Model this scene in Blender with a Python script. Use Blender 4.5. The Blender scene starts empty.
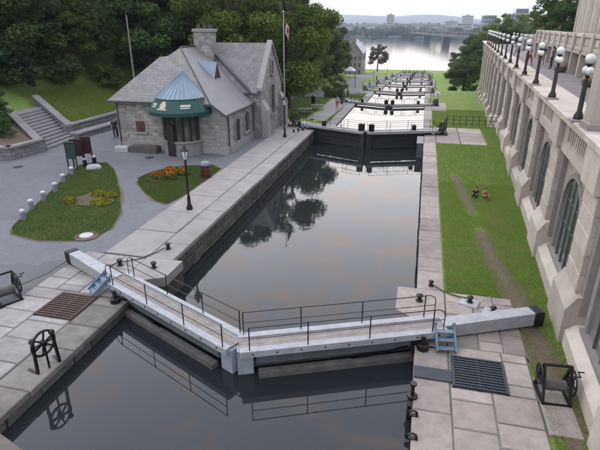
import bpy, math, random
import numpy as np
from mathutils import Vector, Matrix
R = math.radians
random.seed(7)
RNG = np.random.default_rng(11)
sc = bpy.context.scene
COL = sc.collection

# ------------------------------------------------------------------ camera
cam_d = bpy.data.cameras.new('camera')
cam = bpy.data.objects.new('camera', cam_d)
COL.objects.link(cam)
cam.location = (0, 0, 9.0)
cam.rotation_euler = (R(90 - 22.47), 0, R(13.78))
cam_d.sensor_width = 36
cam_d.lens = 29.16
cam_d.clip_start = 0.05
cam_d.clip_end = 30000
sc.camera = cam

# ------------------------------------------------------------------ sky, sun, exposure
SUN_EL, SUN_AZ = 12.0, -52.0          # azimuth from +Y (canal axis), negative = left
wd = bpy.data.worlds.new('World')
sc.world = wd
wd.use_nodes = True
wt = wd.node_tree
wt.nodes.clear()


def wn(t, **k):
    n = wt.nodes.new(t)
    for a, b in k.items():
        setattr(n, a, b)
    return n


def wl(a, b):
    wt.links.new(a, b)


sky = wn('ShaderNodeTexSky', sky_type='NISHITA', sun_disc=False)
sky.sun_elevation = R(SUN_EL)
sky.sun_rotation = R(SUN_AZ)
sky.air_density = 1.0
sky.dust_density = 3.0
sky.ozone_density = 1.6
tc = wn('ShaderNodeTexCoord')
sep = wn('ShaderNodeSeparateXYZ')
wl(tc.outputs['Generated'], sep.inputs[0])
# flat cloud deck: project the view direction on a plane overhead
zc = wn('ShaderNodeMath', operation='MAXIMUM'); zc.inputs[1].default_value = 0.0
wl(sep.outputs['Z'], zc.inputs[0])
za = wn('ShaderNodeMath', operation='ADD'); za.inputs[1].default_value = 0.12
wl(zc.outputs[0], za.inputs[0])
dx = wn('ShaderNodeMath', operation='DIVIDE'); dy = wn('ShaderNodeMath', operation='DIVIDE')
wl(sep.outputs['X'], dx.inputs[0]); wl(za.outputs[0], dx.inputs[1])
wl(sep.outputs['Y'], dy.inputs[0]); wl(za.outputs[0], dy.inputs[1])
cmb = wn('ShaderNodeCombineXYZ')
wl(dx.outputs[0], cmb.inputs[0]); wl(dy.outputs[0], cmb.inputs[1])
mp = wn('ShaderNodeMapping'); mp.inputs['Scale'].default_value = (3.2, 5.6, 1)
mp.inputs['Rotation'].default_value = (0, 0, R(24))
wl(cmb.outputs[0], mp.inputs[0])
nz = wn('ShaderNodeTexNoise'); nz.inputs['Scale'].default_value = 1.5
nz.inputs['Detail'].default_value = 9; nz.inputs['Roughness'].default_value = .58
nz.inputs['Distortion'].default_value = .6
wl(mp.outputs[0], nz.inputs['Vector'])
cr = wn('ShaderNodeValToRGB')
cr.color_ramp.elements[0].position = .49; cr.color_ramp.elements[0].color = (0, 0, 0, 1)
cr.color_ramp.elements[1].position = .64; cr.color_ramp.elements[1].color = (1, 1, 1, 1)
wl(nz.outputs['Fac'], cr.inputs[0])
# even high haze over the whole sky, brightest near the horizon
hz = wn('ShaderNodeValToRGB')
e = hz.color_ramp.elements
e[0].position = 0.0; e[0].color = (2.0, 2.0, 2.04, 1)
e[1].position = 0.95; e[1].color = (3.6, 4.3, 5.6, 1)
for p_, c_ in ((.05, (3.1, 2.9, 2.72, 1)), (.18, (5.4, 5.3, 5.3, 1)), (.36, (6.2, 6.6, 7.3, 1)), (.54, (5.4, 6.0, 7.1, 1)), (.72, (4.6, 5.3, 6.7, 1))):
    q = e.new(p_); q.color = c_
wl(zc.outputs[0], hz.inputs[0])
# the sky is brighter on the side where the sun went down
dt = wn('ShaderNodeVectorMath', operation='DOT_PRODUCT')
dt.inputs[1].default_value = (math.sin(R(SUN_AZ)), math.cos(R(SUN_AZ)), 0)
wl(tc.outputs['Generated'], dt.inputs[0])
gf = wn('ShaderNodeMapRange')
gf.inputs[1].default_value = -1; gf.inputs[2].default_value = 1
gf.inputs[3].default_value = .6; gf.inputs[4].default_value = 1.5
wl(dt.outputs['Value'], gf.inputs[0])
hg = wn('ShaderNodeVectorMath', operation='SCALE')
wl(hz.outputs[0], hg.inputs[0]); wl(gf.outputs[0], hg.inputs['Scale'])
m1 = wn('ShaderNodeMixRGB'); m1.inputs[0].default_value = .8
wl(sky.outputs[0], m1.inputs[1]); wl(hg.outputs[0], m1.inputs[2])
m2 = wn('ShaderNodeMixRGB')
cf = wn('ShaderNodeMath', operation='MULTIPLY'); cf.inputs[1].default_value = .75
wl(cr.outputs[0], cf.inputs[0]); wl(cf.outputs[0], m2.inputs[0])
wl(m1.outputs[0], m2.inputs[1]); m2.inputs[2].default_value = (9.2, 7.4, 6.5, 1)
bg = wn('ShaderNodeBackground'); bg.inputs['Strength'].default_value = .12
wl(m2.outputs[0], bg.inputs[0])
wo = wn('ShaderNodeOutputWorld'); wl(bg.outputs[0], wo.inputs[0])

sd = bpy.data.lights.new('sun', 'SUN')
sd.energy = .75
sd.angle = R(165)
sd.color = (1, .80, .66)
so = bpy.data.objects.new('sun', sd)
COL.objects.link(so)
ax = math.radians(SUN_AZ)
sdir = Vector((math.sin(ax) * math.cos(R(24)), math.cos(ax) * math.cos(R(24)), math.sin(R(24))))
so.rotation_euler = sdir.to_track_quat('Z', 'Y').to_euler()
so.location = (-60, 20, 60)
vs = sc.view_settings
vs.view_transform = 'Standard'; vs.look = 'None'; vs.exposure = 1.7; vs.gamma = 1
vs.use_curve_mapping = False
sc.cycles.max_bounces = 6
sc.cycles.volume_bounces = 0

# ------------------------------------------------------------------ materials
MATS = {}
ALB = .64            # all base colours below are scaled by this


def mat(name, col, rough=.8, metal=0., var=.0, var_scale=3., obj_var=0., col2=None, bump=0., bump_scale=20.,
        island=0., spec=.5, stain=None, stain_scale=.5, stain_amt=.0, streak=False):
    """principled material: base colour, noise variation, per-object variation, stains, fine bump"""
    if name in MATS:
        return MATS[name]
    col = tuple(x * ALB for x in col); col2 = col2 and tuple(x * ALB for x in col2); stain = stain and tuple(x * ALB for x in stain)
    m = bpy.data.materials.new(name)
    m.use_nodes = True
    nt = m.node_tree
    b = nt.nodes['Principled BSDF']
    b.inputs['Roughness'].default_value = rough
    b.inputs['Metallic'].default_value = metal
    b.inputs['Specular IOR Level'].default_value = spec
    N = nt.nodes.new
    L = nt.links.new
    t = N('ShaderNodeTexCoord')
    g = N('ShaderNodeNewGeometry')
    c2 = col2 or tuple(max(0, x * (1 - var)) for x in col)
    n1 = N('ShaderNodeTexNoise'); n1.inputs['Scale'].default_value = var_scale
    n1.inputs['Detail'].default_value = 7; n1.inputs['Roughness'].default_value = .65
    L(g.outputs['Position'], n1.inputs['Vector'])
    r1 = N('ShaderNodeValToRGB')
    r1.color_ramp.elements[0].position = .32; r1.color_ramp.elements[1].position = .68
    r1.color_ramp.elements[0].color = (*c2, 1); r1.color_ramp.elements[1].color = (*col, 1)
    L(n1.outputs['Fac'], r1.inputs[0])
    out = r1.outputs[0]
    if stain:
        n2 = N('ShaderNodeTexNoise'); n2.inputs['Scale'].default_value = stain_scale
        n2.inputs['Detail'].default_value = 6; n2.inputs['Roughness'].default_value = .7
        if streak:
            mp_ = N('ShaderNodeMapping'); mp_.inputs['Scale'].default_value = (1, 1, .12)
            L(g.outputs['Position'], mp_.inputs[0]); L(mp_.outputs[0], n2.inputs['Vector'])
        else:
            L(g.outputs['Position'], n2.inputs['Vector'])
        r2 = N('ShaderNodeValToRGB')
        r2.color_ramp.elements[0].position = .5; r2.color_ramp.elements[0].color = (0, 0, 0, 1)
        r2.color_ramp.elements[1].position = .72
        r2.color_ramp.elements[1].color = (stain_amt, stain_amt, stain_amt, 1)
        L(n2.outputs['Fac'], r2.inputs[0])
        mx = N('ShaderNodeMixRGB'); L(r2.outputs[0], mx.inputs[0])
        L(out, mx.inputs[1]); mx.inputs[2].default_value = (*stain, 1)
        out = mx.outputs[0]
    for amt, src in ((obj_var, 'o'), (island, 'i')):
        if amt:
            if src == 'o':
                oi = N('ShaderNodeObjectInfo'); rnd = oi.outputs['Random']
            else:
                rnd = g.outputs['Random Per Island']
            mr = N('ShaderNodeMapRange'); L(rnd, mr.inputs[0])
            mr.inputs[3].default_value = 1 - amt; mr.inputs[4].default_value = 1 + amt
            hs = N('ShaderNodeHueSaturation'); L(mr.outputs[0], hs.inputs['Value'])
            mh = N('ShaderNodeMapRange'); L(rnd, mh.inputs[0])
            mh.inputs[3].default_value = .5 - amt * .05; mh.inputs[4].default_value = .5 + amt * .05
            L(mh.outputs[0], hs.inputs['Hue'])
            L(out, hs.inputs['Color'])
            out = hs.outputs[0]
    L(out, b.inputs['Base Color'])
    if bump:
        n3 = N('ShaderNodeTexNoise'); n3.inputs['Scale'].default_value = bump_scale
        n3.inputs['Detail'].default_value = 5
        L(g.outputs['Position'], n3.inputs['Vector'])
        bp = N('ShaderNodeBump'); bp.inputs['Strength'].default_value = bump
        bp.inputs['Distance'].default_value = .05
        L(n3.outputs['Fac'], bp.inputs['Height']); L(bp.outputs[0], b.inputs['Normal'])
    MATS[name] = m
    return m


def brick_mat(name, c1, c2, mortar, w, h, ms=.012, rough=.85, axis='xz', bump=.5, noise=.35, scale_noise=1.5):
    """coursed stone or slate on surfaces too far to pick single stones"""
    c1, c2, mortar = (tuple(x * ALB for x in c) for c in (c1, c2, mortar))
    m = bpy.data.materials.new(name); m.use_nodes = True
    nt = m.node_tree; b = nt.nodes['Principled BSDF']; N = nt.nodes.new; L = nt.links.new
    b.inputs['Roughness'].default_value = rough
    t = N('ShaderNodeTexCoord'); s = N('ShaderNodeSeparateXYZ'); L(t.outputs['Object'], s.inputs[0])
    g = N('ShaderNodeNewGeometry')
    ad = N('ShaderNodeMath'); ad.operation = 'ADD'
    L(s.outputs['X'], ad.inputs[0]); L(s.outputs['Y'], ad.inputs[1])
    cb = N('ShaderNodeCombineXYZ'); L(ad.outputs[0], cb.inputs[0]); L(s.outputs['Z'], cb.inputs[1])
    br = N('ShaderNodeTexBrick')
    L(cb.outputs[0], br.inputs['Vector'])
    br.inputs['Color1'].default_value = (*c1, 1); br.inputs['Color2'].default_value = (*c2, 1)
    br.inputs['Mortar'].default_value = (*mortar, 1)
    br.inputs['Scale'].default_value = 1
    br.inputs['Brick Width'].default_value = w; br.inputs['Row Height'].default_value = h
    br.inputs['Mortar Size'].default_value = ms; br.inputs['Mortar Smooth'].default_value = .3
    n = N('ShaderNodeTexNoise'); n.inputs['Scale'].default_value = scale_noise; n.inputs['Detail'].default_value = 8
    n.inputs['Roughness'].default_value = .7
    L(g.outputs['Position'], n.inputs['Vector'])
    mr = N('ShaderNodeMapRange'); L(n.outputs['Fac'], mr.inputs[0])
    mr.inputs[1].default_value = .3; mr.inputs[2].default_value = .7
    mr.inputs[3].default_value = 1 - noise; mr.inputs[4].default_value = 1 + noise
    hs = N('ShaderNodeHueSaturation'); L(mr.outputs[0], hs.inputs['Value']); L(br.outputs['Color'], hs.inputs['Color'])
    L(hs.outputs[0], b.inputs['Base Color'])
    bp = N('ShaderNodeBump'); bp.inputs['Strength'].default_value = bump; bp.inputs['Distance'].default_value = .03
    iv = N('ShaderNodeMath'); iv.operation = 'SUBTRACT'; L(n.outputs['Fac'], iv.inputs[0]); L(br.outputs['Fac'], iv.inputs[1])
    L(iv.outputs[0], bp.inputs['Height']); L(bp.outputs[0], b.inputs['Normal'])
    MATS[name] = m
    return m


def leaf_mat(name, col, col2, trans=.35, ov=.25, dry=None, dry_scale=.5):
    col, col2 = (tuple(x * ALB for x in c) for c in (col, col2)); dry = dry and tuple(x * ALB for x in dry)
    m = bpy.data.materials.new(name); m.use_nodes = True
    nt = m.node_tree; nt.nodes.clear(); N = nt.nodes.new; L = nt.links.new
    g = N('ShaderNodeNewGeometry'); oi = N('ShaderNodeObjectInfo')
    r = N('ShaderNodeValToRGB'); r.color_ramp.elements[0].color = (*col, 1); r.color_ramp.elements[1].color = (*col2, 1)
    L(g.outputs['Random Per Island'], r.inputs[0])
    mr = N('ShaderNodeMapRange'); L(oi.outputs['Random'], mr.inputs[0])
    mr.inputs[3].default_value = 1 - ov; mr.inputs[4].default_value = 1 + ov
    hs = N('ShaderNodeHueSaturation'); L(mr.outputs[0], hs.inputs['Value']); L(r.outputs[0], hs.inputs['Color'])
    mh = N('ShaderNodeMapRange'); L(oi.outputs['Random'], mh.inputs[0])
    mh.inputs[3].default_value = .485; mh.inputs[4].default_value = .51; L(mh.outputs[0], hs.inputs['Hue'])
    d = N('ShaderNodeBsdfDiffuse'); tr = N('ShaderNodeBsdfTranslucent'); mx = N('ShaderNodeMixShader')
    mx.inputs[0].default_value = trans
    fin = hs.outputs[0]
    if dry:
        n = N('ShaderNodeTexNoise'); n.inputs['Scale'].default_value = dry_scale; n.inputs['Detail'].default_value = 6
        n.inputs['Roughness'].default_value = .7
        L(g.outputs['Position'], n.inputs['Vector'])
        q = N('ShaderNodeMapRange'); L(n.outputs['Fac'], q.inputs[0]); q.inputs[1].default_value = .46; q.inputs[2].default_value = .72
        q.inputs[4].default_value = .85
        mm = N('ShaderNodeMixRGB'); L(q.outputs[0], mm.inputs[0]); L(fin, mm.inputs[1]); mm.inputs[2].default_value = (*dry, 1)
        fin = mm.outputs[0]
    L(fin, d.inputs[0]); L(fin, tr.inputs[0])
    L(d.outputs[0], mx.inputs[1]); L(tr.outputs[0], mx.inputs[2])
    o = N('ShaderNodeOutputMaterial'); L(mx.outputs[0], o.inputs[0])
    MATS[name] = m
    return m


def water_mat(name, col, scale, strength, rough, stretch=(1, 1, 1), scale2=None):
    m = bpy.data.materials.new(name); m.use_nodes = True
    nt = m.node_tree; b = nt.nodes['Principled BSDF']; N = nt.nodes.new; L = nt.links.new
    b.inputs['Base Color'].default_value = (*col, 1)
    b.inputs['Roughness'].default_value = rough; b.inputs['IOR'].default_value = 1.333
    g = N('ShaderNodeNewGeometry')
    mp_ = N('ShaderNodeMapping'); mp_.inputs['Scale'].default_value = stretch
    L(g.outputs['Position'], mp_.inputs[0])
    n = N('ShaderNodeTexNoise'); n.inputs['Scale'].default_value = scale; n.inputs['Detail'].default_value = 4
    n.inputs['Distortion'].default_value = .4
    L(mp_.outputs[0], n.inputs['Vector'])
    bp = N('ShaderNodeBump'); bp.inputs['Strength'].default_value = strength; bp.inputs['Distance'].default_value = .1
    L(n.outputs['Fac'], bp.inputs['Height']); L(bp.outputs[0], b.inputs['Normal'])
    MATS[name] = m
    return m


M_ASPH = mat('asphalt', (.18, .19, .213), .9, var=.18, var_scale=2.5, bump=.35, bump_scale=60, stain=(.125, .132, .15), stain_scale=.35, stain_amt=.8)
def add_cracks(m, scale, amt, width):
    nt = m.node_tree; N = nt.nodes.new; L = nt.links.new
    b = nt.nodes['Principled BSDF']
    src = b.inputs['Base Color'].links[0].from_socket
    g = N('ShaderNodeNewGeometry')
    n = N('ShaderNodeTexNoise'); n.inputs['Scale'].default_value = 1.2; n.inputs['Detail'].default_value = 6
    L(g.outputs['Position'], n.inputs['Vector'])
    va = N('ShaderNodeVectorMath'); va.operation = 'MULTIPLY_ADD'; va.inputs[1].default_value = (1.1, 1.1, 1.1)
    L(n.outputs['Color'], va.inputs[0]); L(g.outputs['Position'], va.inputs[2])
    v = N('ShaderNodeTexVoronoi'); v.feature = 'DISTANCE_TO_EDGE'; v.inputs['Scale'].default_value = scale
    L(va.outputs[0], v.inputs['Vector'])
    r = N('ShaderNodeMapRange'); L(v.outputs['Distance'], r.inputs[0]); r.inputs[1].default_value = 0; r.inputs[2].default_value = width
    r.inputs[3].default_value = amt; r.inputs[4].default_value = 0
    n2 = N('ShaderNodeTexNoise'); n2.inputs['Scale'].default_value = .3; L(g.outputs['Position'], n2.inputs['Vector'])
    r2 = N('ShaderNodeMapRange'); L(n2.outputs['Fac'], r2.inputs[0]); r2.inputs[1].default_value = .45; r2.inputs[2].default_value = .6
    mu = N('ShaderNodeMath'); mu.operation = 'MULTIPLY'; L(r.outputs[0], mu.inputs[0]); L(r2.outputs[0], mu.inputs[1])
    v2 = N('ShaderNodeTexVoronoi'); v2.inputs['Scale'].default_value = .16; L(va.outputs[0], v2.inputs['Vector'])
    hs = N('ShaderNodeHueSaturation'); L(src, hs.inputs['Color'])
    s2 = N('ShaderNodeSeparateColor'); L(v2.outputs['Color'], s2.inputs[0])
    r3 = N('ShaderNodeMapRange'); L(s2.outputs[0], r3.inputs[0]); r3.inputs[3].default_value = .86; r3.inputs[4].default_value = 1.12
    L(r3.outputs[0], hs.inputs['Value'])
    mx = N('ShaderNodeMixRGB'); L(mu.outputs[0], mx.inputs[0]); L(hs.outputs[0], mx.inputs[1]); mx.inputs[2].default_value = (.03, .03, .032, 1)
    L(mx.outputs[0], b.inputs['Base Color'])


add_cracks(M_ASPH, .34, .45, .010)
M_GRASS = mat('grass_ground', (.25, .37, .085), .95, col2=(.15, .235, .055), var_scale=1.1, bump=.8, bump_scale=30, stain=(.22, .21, .08), stain_scale=.3, stain_amt=.6, spec=.15)
M_GRASSP = mat('park_grass', (.10, .16, .04), .95, col2=(.055, .10, .026), var_scale=.8, bump=.7, bump_scale=25, stain=(.15, .125, .06), stain_scale=.5, stain_amt=.6, spec=.15)
M_DIRT = mat('worn_earth', (.19, .14, .105), .95, col2=(.11, .085, .06), var_scale=5, bump=.7, bump_scale=25, stain=(.10, .11, .04), stain_scale=2.5, stain_amt=.5)
M_SLAB = mat('limestone_slab', (.41, .40, .39), .85, var=.3, var_scale=2.2, obj_var=.22, bump=.25, bump_scale=35, stain=(.20, .19, .18), stain_scale=.8, stain_amt=.75)
M_SLABR = mat('weathered_slab', (.43, .385, .345), .85, var=.3, var_scale=2.2, obj_var=.22, bump=.25, bump_scale=35, stain=(.21, .175, .15), stain_scale=.7, stain_amt=.8)
M_JOINT = mat('joint_bed', (.27, .26, .245), .95, var=.4, var_scale=6, bump=.4)
M_CONC = mat('quay_concrete', (.36, .35, .34), .88, var=.2, var_scale=1.6, obj_var=.07, bump=.3, bump_scale=30, stain=(.27, .24, .22), stain_scale=.45, stain_amt=.75)
M_CONCD = mat('damp_coping', (.24, .225, .21), .8, var=.4, var_scale=2.2, obj_var=.2, bump=.4, bump_scale=20, stain=(.07, .07, .06), stain_scale=.7, stain_amt=.8)
M_BLOCK = mat('lock_stone', (.12, .113, .105), .85, var=.45, var_scale=2.6, obj_var=.3, bump=.8, bump_scale=9, stain=(.04, .045, .035), stain_scale=.8, stain_amt=.85, streak=True)
M_WET = mat('wet_core', (.035, .035, .032), .5, var=.4, var_scale=3, bump=.4)
M_IRON = mat('black_iron', (.012, .012, .014), .45, metal=.3, var=.3, var_scale=9, bump=.1)
M_BLUEP = mat('pale_blue_paint', (.36, .43, .52), .5, var=.18, var_scale=3, stain=(.20, .19, .18), stain_scale=1.4, stain_amt=.6, bump=.1)
M_WHITEP = mat('white_grey_paint', (.44, .475, .515), .55, var=.25, var_scale=4, stain=(.28, .26, .24), stain_scale=1.6, stain_amt=.55, bump=.15)
M_STEPP = mat('step_blue_paint', (.16, .255, .36), .5, var=.2, var_scale=5, stain=(.10, .09, .08), stain_scale=3, stain_amt=.6)
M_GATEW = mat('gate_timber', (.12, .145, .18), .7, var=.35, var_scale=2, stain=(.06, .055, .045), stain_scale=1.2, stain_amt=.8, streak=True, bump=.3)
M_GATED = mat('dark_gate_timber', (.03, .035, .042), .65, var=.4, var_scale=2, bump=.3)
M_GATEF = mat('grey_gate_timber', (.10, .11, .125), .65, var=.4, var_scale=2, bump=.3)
M_PLANK = mat('walkway_plank', (.37, .345, .32), .85, var=.35, var_scale=4, obj_var=.12, bump=.4, bump_scale=18)
M_OLDW = mat('wet_timber', (.15, .142, .135), .8, var=.5, var_scale=2.5, bump=.5, bump_scale=14)
M_GRATE = mat('grate_steel', (.05, .065, .085), .55, metal=.4, var=.3, var_scale=8)
M_GRATER = mat('rusty_grate', (.10, .065, .05), .75, var=.4, var_scale=8)
M_PIT = mat('pit_dark', (.012, .012, .013), .9)
M_CHAT = mat('chateau_stone', (.62, .555, .49), .85, var=.22, var_scale=1.4, obj_var=.13, bump=.25, bump_scale=18, stain=(.34, .28, .25), stain_scale=.9, stain_amt=.55, streak=True)
M_CHATD = mat('chateau_panel', (.50, .45, .405), .85, var=.2, var_scale=1.2, obj_var=.05, bump=.25, bump_scale=18, stain=(.30, .25, .23), stain_scale=.8, stain_amt=.5, streak=True)
M_CHATG = mat('chateau_granite', (.34, .31, .30), .75, var=.25, var_scale=4, obj_var=.08, bump=.2, bump_scale=25)
M_TERR = mat('terrace_paving', (.23, .205, .215), .85, var=.2, var_scale=1.2, obj_var=.05, bump=.2)
M_GLASS = mat('window_glass', (.11, .125, .12), .05, var=.5, var_scale=.7, spec=1.0)
M_GLASSW = mat('arched_window_glass', (.42, .46, .44), .07, metal=.55, var=.55, var_scale=.6)
M_FRAME = mat('window_frame', (.10, .12, .12), .5, var=.2)
M_HOUSE = brick_mat('house_limestone', (.43, .42, .41), (.27, .265, .265), (.33, .325, .32), .55, .27, .014, bump=.8, noise=.4, scale_noise=2.2)
M_HDRES = mat('dressed_limestone', (.36, .355, .36), .85, var=.25, var_scale=4, obj_var=.16, bump=.35, bump_scale=14)
M_SLATE = brick_mat('slate_roof', (.235, .232, .232), (.17, .17, .175), (.11, .11, .115), .3, .17, .012, rough=.6, bump=.45, noise=.25, scale_noise=1.4)
M_SLATEB = mat('lead_roof', (.24, .245, .255), .6, var=.2, var_scale=1.6, bump=.15, stain=(.22, .21, .22), stain_scale=.7, stain_amt=.6)
M_METAL = mat('blue_metal_roof', (.22, .31, .39), .45, metal=.35, var=.12, var_scale=1.5)
M_LEAD = mat('dark_flashing', (.05, .055, .065), .5, var=.3)
M_AWN = mat('green_awning', (.006, .075, .07), .7, var=.2, var_scale=3)
M_LETTER = mat('white_lettering', (.75, .78, .76), .7)
M_CREAM = mat('cream_emblem', (.66, .60, .46), .7, var=.3, var_scale=8)
M_DOOR = mat('dark_joinery', (.03, .018, .018), .5, var=.4)
M_REDW = mat('red_shutter', (.14, .035, .035), .7, var=.3)
M_BARK = mat('bark', (.075, .06, .048), .95, var=.5, var_scale=5, bump=.7, bump_scale=12)
M_WATER = water_mat('canal_water', (.013, .0155, .0165), 1.3, .03, .03)
M_WATERN = water_mat('basin_water', (.013, .0155, .018), 1.0, .015, .02)
M_RIVER = water_mat('river_water', (.05, .05, .045), .25, .12, .12)
M_WHITE = mat('white_post', (.55, .57, .60), .5, var=.1)
M_POSTB = mat('post_blue_grey', (.22, .27, .34), .6, var=.2)
M_GLOBE = mat('milk_globe', (.80, .84, .86), .25, var=.05)
M_RED = mat('red_paint', (.17, .022, .022), .5, var=.2)
M_GREENS = mat('green_sign', (.012, .05, .04), .5, var=.2)
M_MAROON = mat('maroon_board', (.045, .015, .02), .5, var=.2)
M_STONEW = mat('white_boulder', (.55, .57, .60), .85, var=.3, var_scale=6, bump=.4)
M_ROPE = mat('rope', (.10, .065, .04), .95, var=.3, var_scale=20)
M_FLAGR = mat('flag_red', (.42, .03, .035), .8)
M_FLAGW = mat('flag_white', (.72, .72, .72), .8)
M_ALU = mat('pale_pole', (.55, .56, .58), .4, metal=.3)
M_RETAIN = brick_mat('retaining_stone', (.25, .25, .265), (.18, .18, .195), (.12, .12, .13), .6, .28, .02, bump=.8, noise=.35, scale_noise=2)
M_STEP = mat('step_stone', (.30, .295, .31), .88, var=.3, var_scale=3, obj_var=.1, bump=.3)
M_FARB = [mat('far_wall_%s' % n, c, .8, var=.15, var_scale=.2) for n, c in (('cream', (.36, .34, .32)), ('grey', (.36, .37, .38)), ('brick', (.28, .20, .17)), ('white', (.44, .45, .46)))]
M_TOWERG = mat('tower_glass', (.10, .17, .21), .12, var=.3, var_scale=.15, spec=.7)
M_TOWERS = mat('tower_slab', (.42, .46, .48), .7, var=.15)
M_STEEL = mat('bridge_steel', (.035, .035, .04), .7, var=.2)
M_MUSE = brick_mat('museum_stone', (.34, .32, .30), (.26, .245, .23), (.3, .28, .27), .9, .4, .02, bump=.5)
M_TIN = mat('tin_roof', (.32, .36, .42), .6, metal=.3, var=.15)
M_HILL = mat('far_hill', (.05, .075, .06), .95, var=.3, var_scale=.01)
M_SKIN = mat('skin', (.42, .26, .19), .6)
M_HAIR = mat('dark_hair', (.03, .02, .015), .7)
L_DARK = leaf_mat('leaf_dark', (.055, .10, .036), (.12, .18, .06))
L_MID = leaf_mat('leaf_mid', (.10, .155, .036), (.225, .29, .08))
L_CON = leaf_mat('leaf_conifer', (.028, .055, .032), (.068, .11, .06), .2)
L_RED = leaf_mat('leaf_copper', (.06, .045, .025), (.13, .085, .045), .3)
L_GRASS = leaf_mat('grass_blade', (.20, .33, .06), (.38, .53, .13), .4, .0, (.42, .40, .17), .6)
L_GRASSP = leaf_mat('grass_blade_park', (.075, .13, .03), (.155, .215, .06), .4, .0, (.19, .17, .07), .8)
L_YEL = leaf_mat('leaf_lime', (.20, .24, .02), (.34, .33, .06), .3, .1)
L_ORG = leaf_mat('petal_orange', (.38, .09, .012), (.52, .27, .03), .3, .1)


# ------------------------------------------------------------------ mesh helpers
class MB:
    def __init__(s):
        s.v = []; s.f = []

    def add(s, vs, fs):
        o = len(s.v)
        s.v += [tuple(p) for p in vs]
        s.f += [tuple(i + o for i in f) for f in fs]
        return s

    def box(s, c, d, rz=0, ch=0):
        """box of size d centred on c; ch = chamfer of the top edge"""
        hx, hy, hz_ = d[0] / 2, d[1] / 2, d[2] / 2
        if ch:
            rings = [(-hz_, 0), (hz_ - ch, 0), (hz_, ch)]
        else:
            rings = [(-hz_, 0), (hz_, 0)]
        vs = []
        ca, sa = math.cos(rz), math.sin(rz)
        for z, k in rings:
            for sx, sy in ((-1, -1), (1, -1), (1, 1), (-1, 1)):
                x, y = sx * (hx - k), sy * (hy - k)
                vs.append((c[0] + x * ca - y * sa, c[1] + x * sa + y * ca, c[2] + z))
        n = len(rings)
        fs = [(3, 2, 1, 0), tuple(range(4 * n - 4, 4 * n))]
        for r in range(n - 1):
            for i in range(4):
                j = (i + 1) % 4
                fs.append((4 * r + i, 4 * r + j, 4 * r + 4 + j, 4 * r + 4 + i))
        return s.add(vs, fs)

    def bb(s, x0, x1, y0, y1, z0, z1, ch=0):
        return s.box(((x0 + x1) / 2, (y0 + y1) / 2, (z0 + z1) / 2), (x1 - x0, y1 - y0, z1 - z0), 0, ch)

    def beam(s, p, q, w, h):
        """rectangular bar from p to q, width w, height h"""
        p, q = Vector(p), Vector(q)
        d = (q - p).normalized()
        up = Vector((0, 0, 1)) if abs(d.z) < .95 else Vector((0, 1, 0))
        a = d.cross(up).normalized() * (w / 2)
        b = a.cross(d).normalized() * (h / 2)
        vs = [p - a - b, p + a - b, p + a + b, p - a + b, q - a - b, q + a - b, q + a + b, q - a + b]
        return s.add(vs, [(0, 1, 2, 3), (7, 6, 5, 4), (0, 4, 5, 1), (1, 5, 6, 2), (2, 6, 7, 3), (3, 7, 4, 0)])

    def tube(s, pts, r, n=8, cap=True):
        pts = [Vector(p) for p in pts]
        rs = r if isinstance(r, (list, tuple)) else [r] * len(pts)
        vs = []
        prev = None
        for i, p in enumerate(pts):
            d = (pts[min(i + 1, len(pts) - 1)] - pts[max(i - 1, 0)])
            d = d.normalized() if d.length else Vector((0, 0, 1))
            if prev is None:
                up = Vector((0, 0, 1)) if abs(d.z) < .9 else Vector((1, 0, 0))
                a = d.cross(up).normalized()
            else:
                a = (prev - d * prev.dot(d)).normalized()
            prev = a
            b = d.cross(a)
            for k in range(n):
                t = 2 * math.pi * k / n
                vs.append(p + (a * math.cos(t) + b * math.sin(t)) * rs[i])
        fs = []
        for i in range(len(pts) - 1):
            for k in range(n):
                j = (k + 1) % n
                fs.append((i * n + k, i * n + j, i * n + n + j, i * n + n + k))
        if cap:
            fs.append(tuple(range(n - 1, -1, -1)))
            fs.append(tuple(range(len(vs) - n, len(vs))))
        return s.add(vs, fs)

    def lathe(s, prof, c=(0, 0, 0), n=14, a0=0, a1=2 * math.pi):
        full = abs(a1 - a0 - 2 * math.pi) < 1e-6
        m = n if full else n + 1
        vs = []
        for r, z in prof:
            for k in range(m):
                t = a0 + (a1 - a0) * k / n
                vs.append((c[0] + r * math.cos(t), c[1] + r * math.sin(t), c[2] + z))
        fs = []
        for i in range(len(prof) - 1):
            for k in range(n):
                j = (k + 1) % m
                fs.append((i * m + k, i * m + j, i * m + m + j, i * m + m + k))
        if full:
            fs.append(tuple(range(m - 1, -1, -1)))
            fs.append(tuple(range(len(vs) - m, len(vs))))
        return s.add(vs, fs)

    def prism(s, poly, z0, z1, ch=0):
        n = len(poly)
        a = sum(poly[i][0] * poly[(i + 1) % n][1] - poly[(i + 1) % n][0] * poly[i][1] for i in range(n))
        if a < 0:
            poly = poly[::-1]
        vs = [(x, y, z0) for x, y in poly] + [(x, y, z1) for x, y in poly]
        fs = [tuple(range(n - 1, -1, -1)), tuple(range(n, 2 * n))]
        fs += [(i, (i + 1) % n, n + (i + 1) % n, n + i) for i in range(n)]
        return s.add(vs, fs)

    def extr(s, prof, origin, u, v, w0, w1, w):
        """profile (a,b) in axes u,v extruded along w from w0 to w1"""
        o, u, v, w = Vector(origin), Vector(u), Vector(v), Vector(w)
        n = len(prof)
        vs = [o + u * a + v * b + w * w0 for a, b in prof] + [o + u * a + v * b + w * w1 for a, b in prof]
        fs = [tuple(range(n - 1, -1, -1)), tuple(range(n, 2 * n))]
        fs += [(i, (i + 1) % n, n + (i + 1) % n, n + i) for i in range(n)]
        return s.add(vs, fs)

    def sphere(s, c, r, n=10, m=7, sz=1):
        prof = [(max(.001, r * math.sin(math.pi * i / m)), -r * sz * math.cos(math.pi * i / m)) for i in range(m + 1)]
        return s.lathe(prof, c, n)

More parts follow.
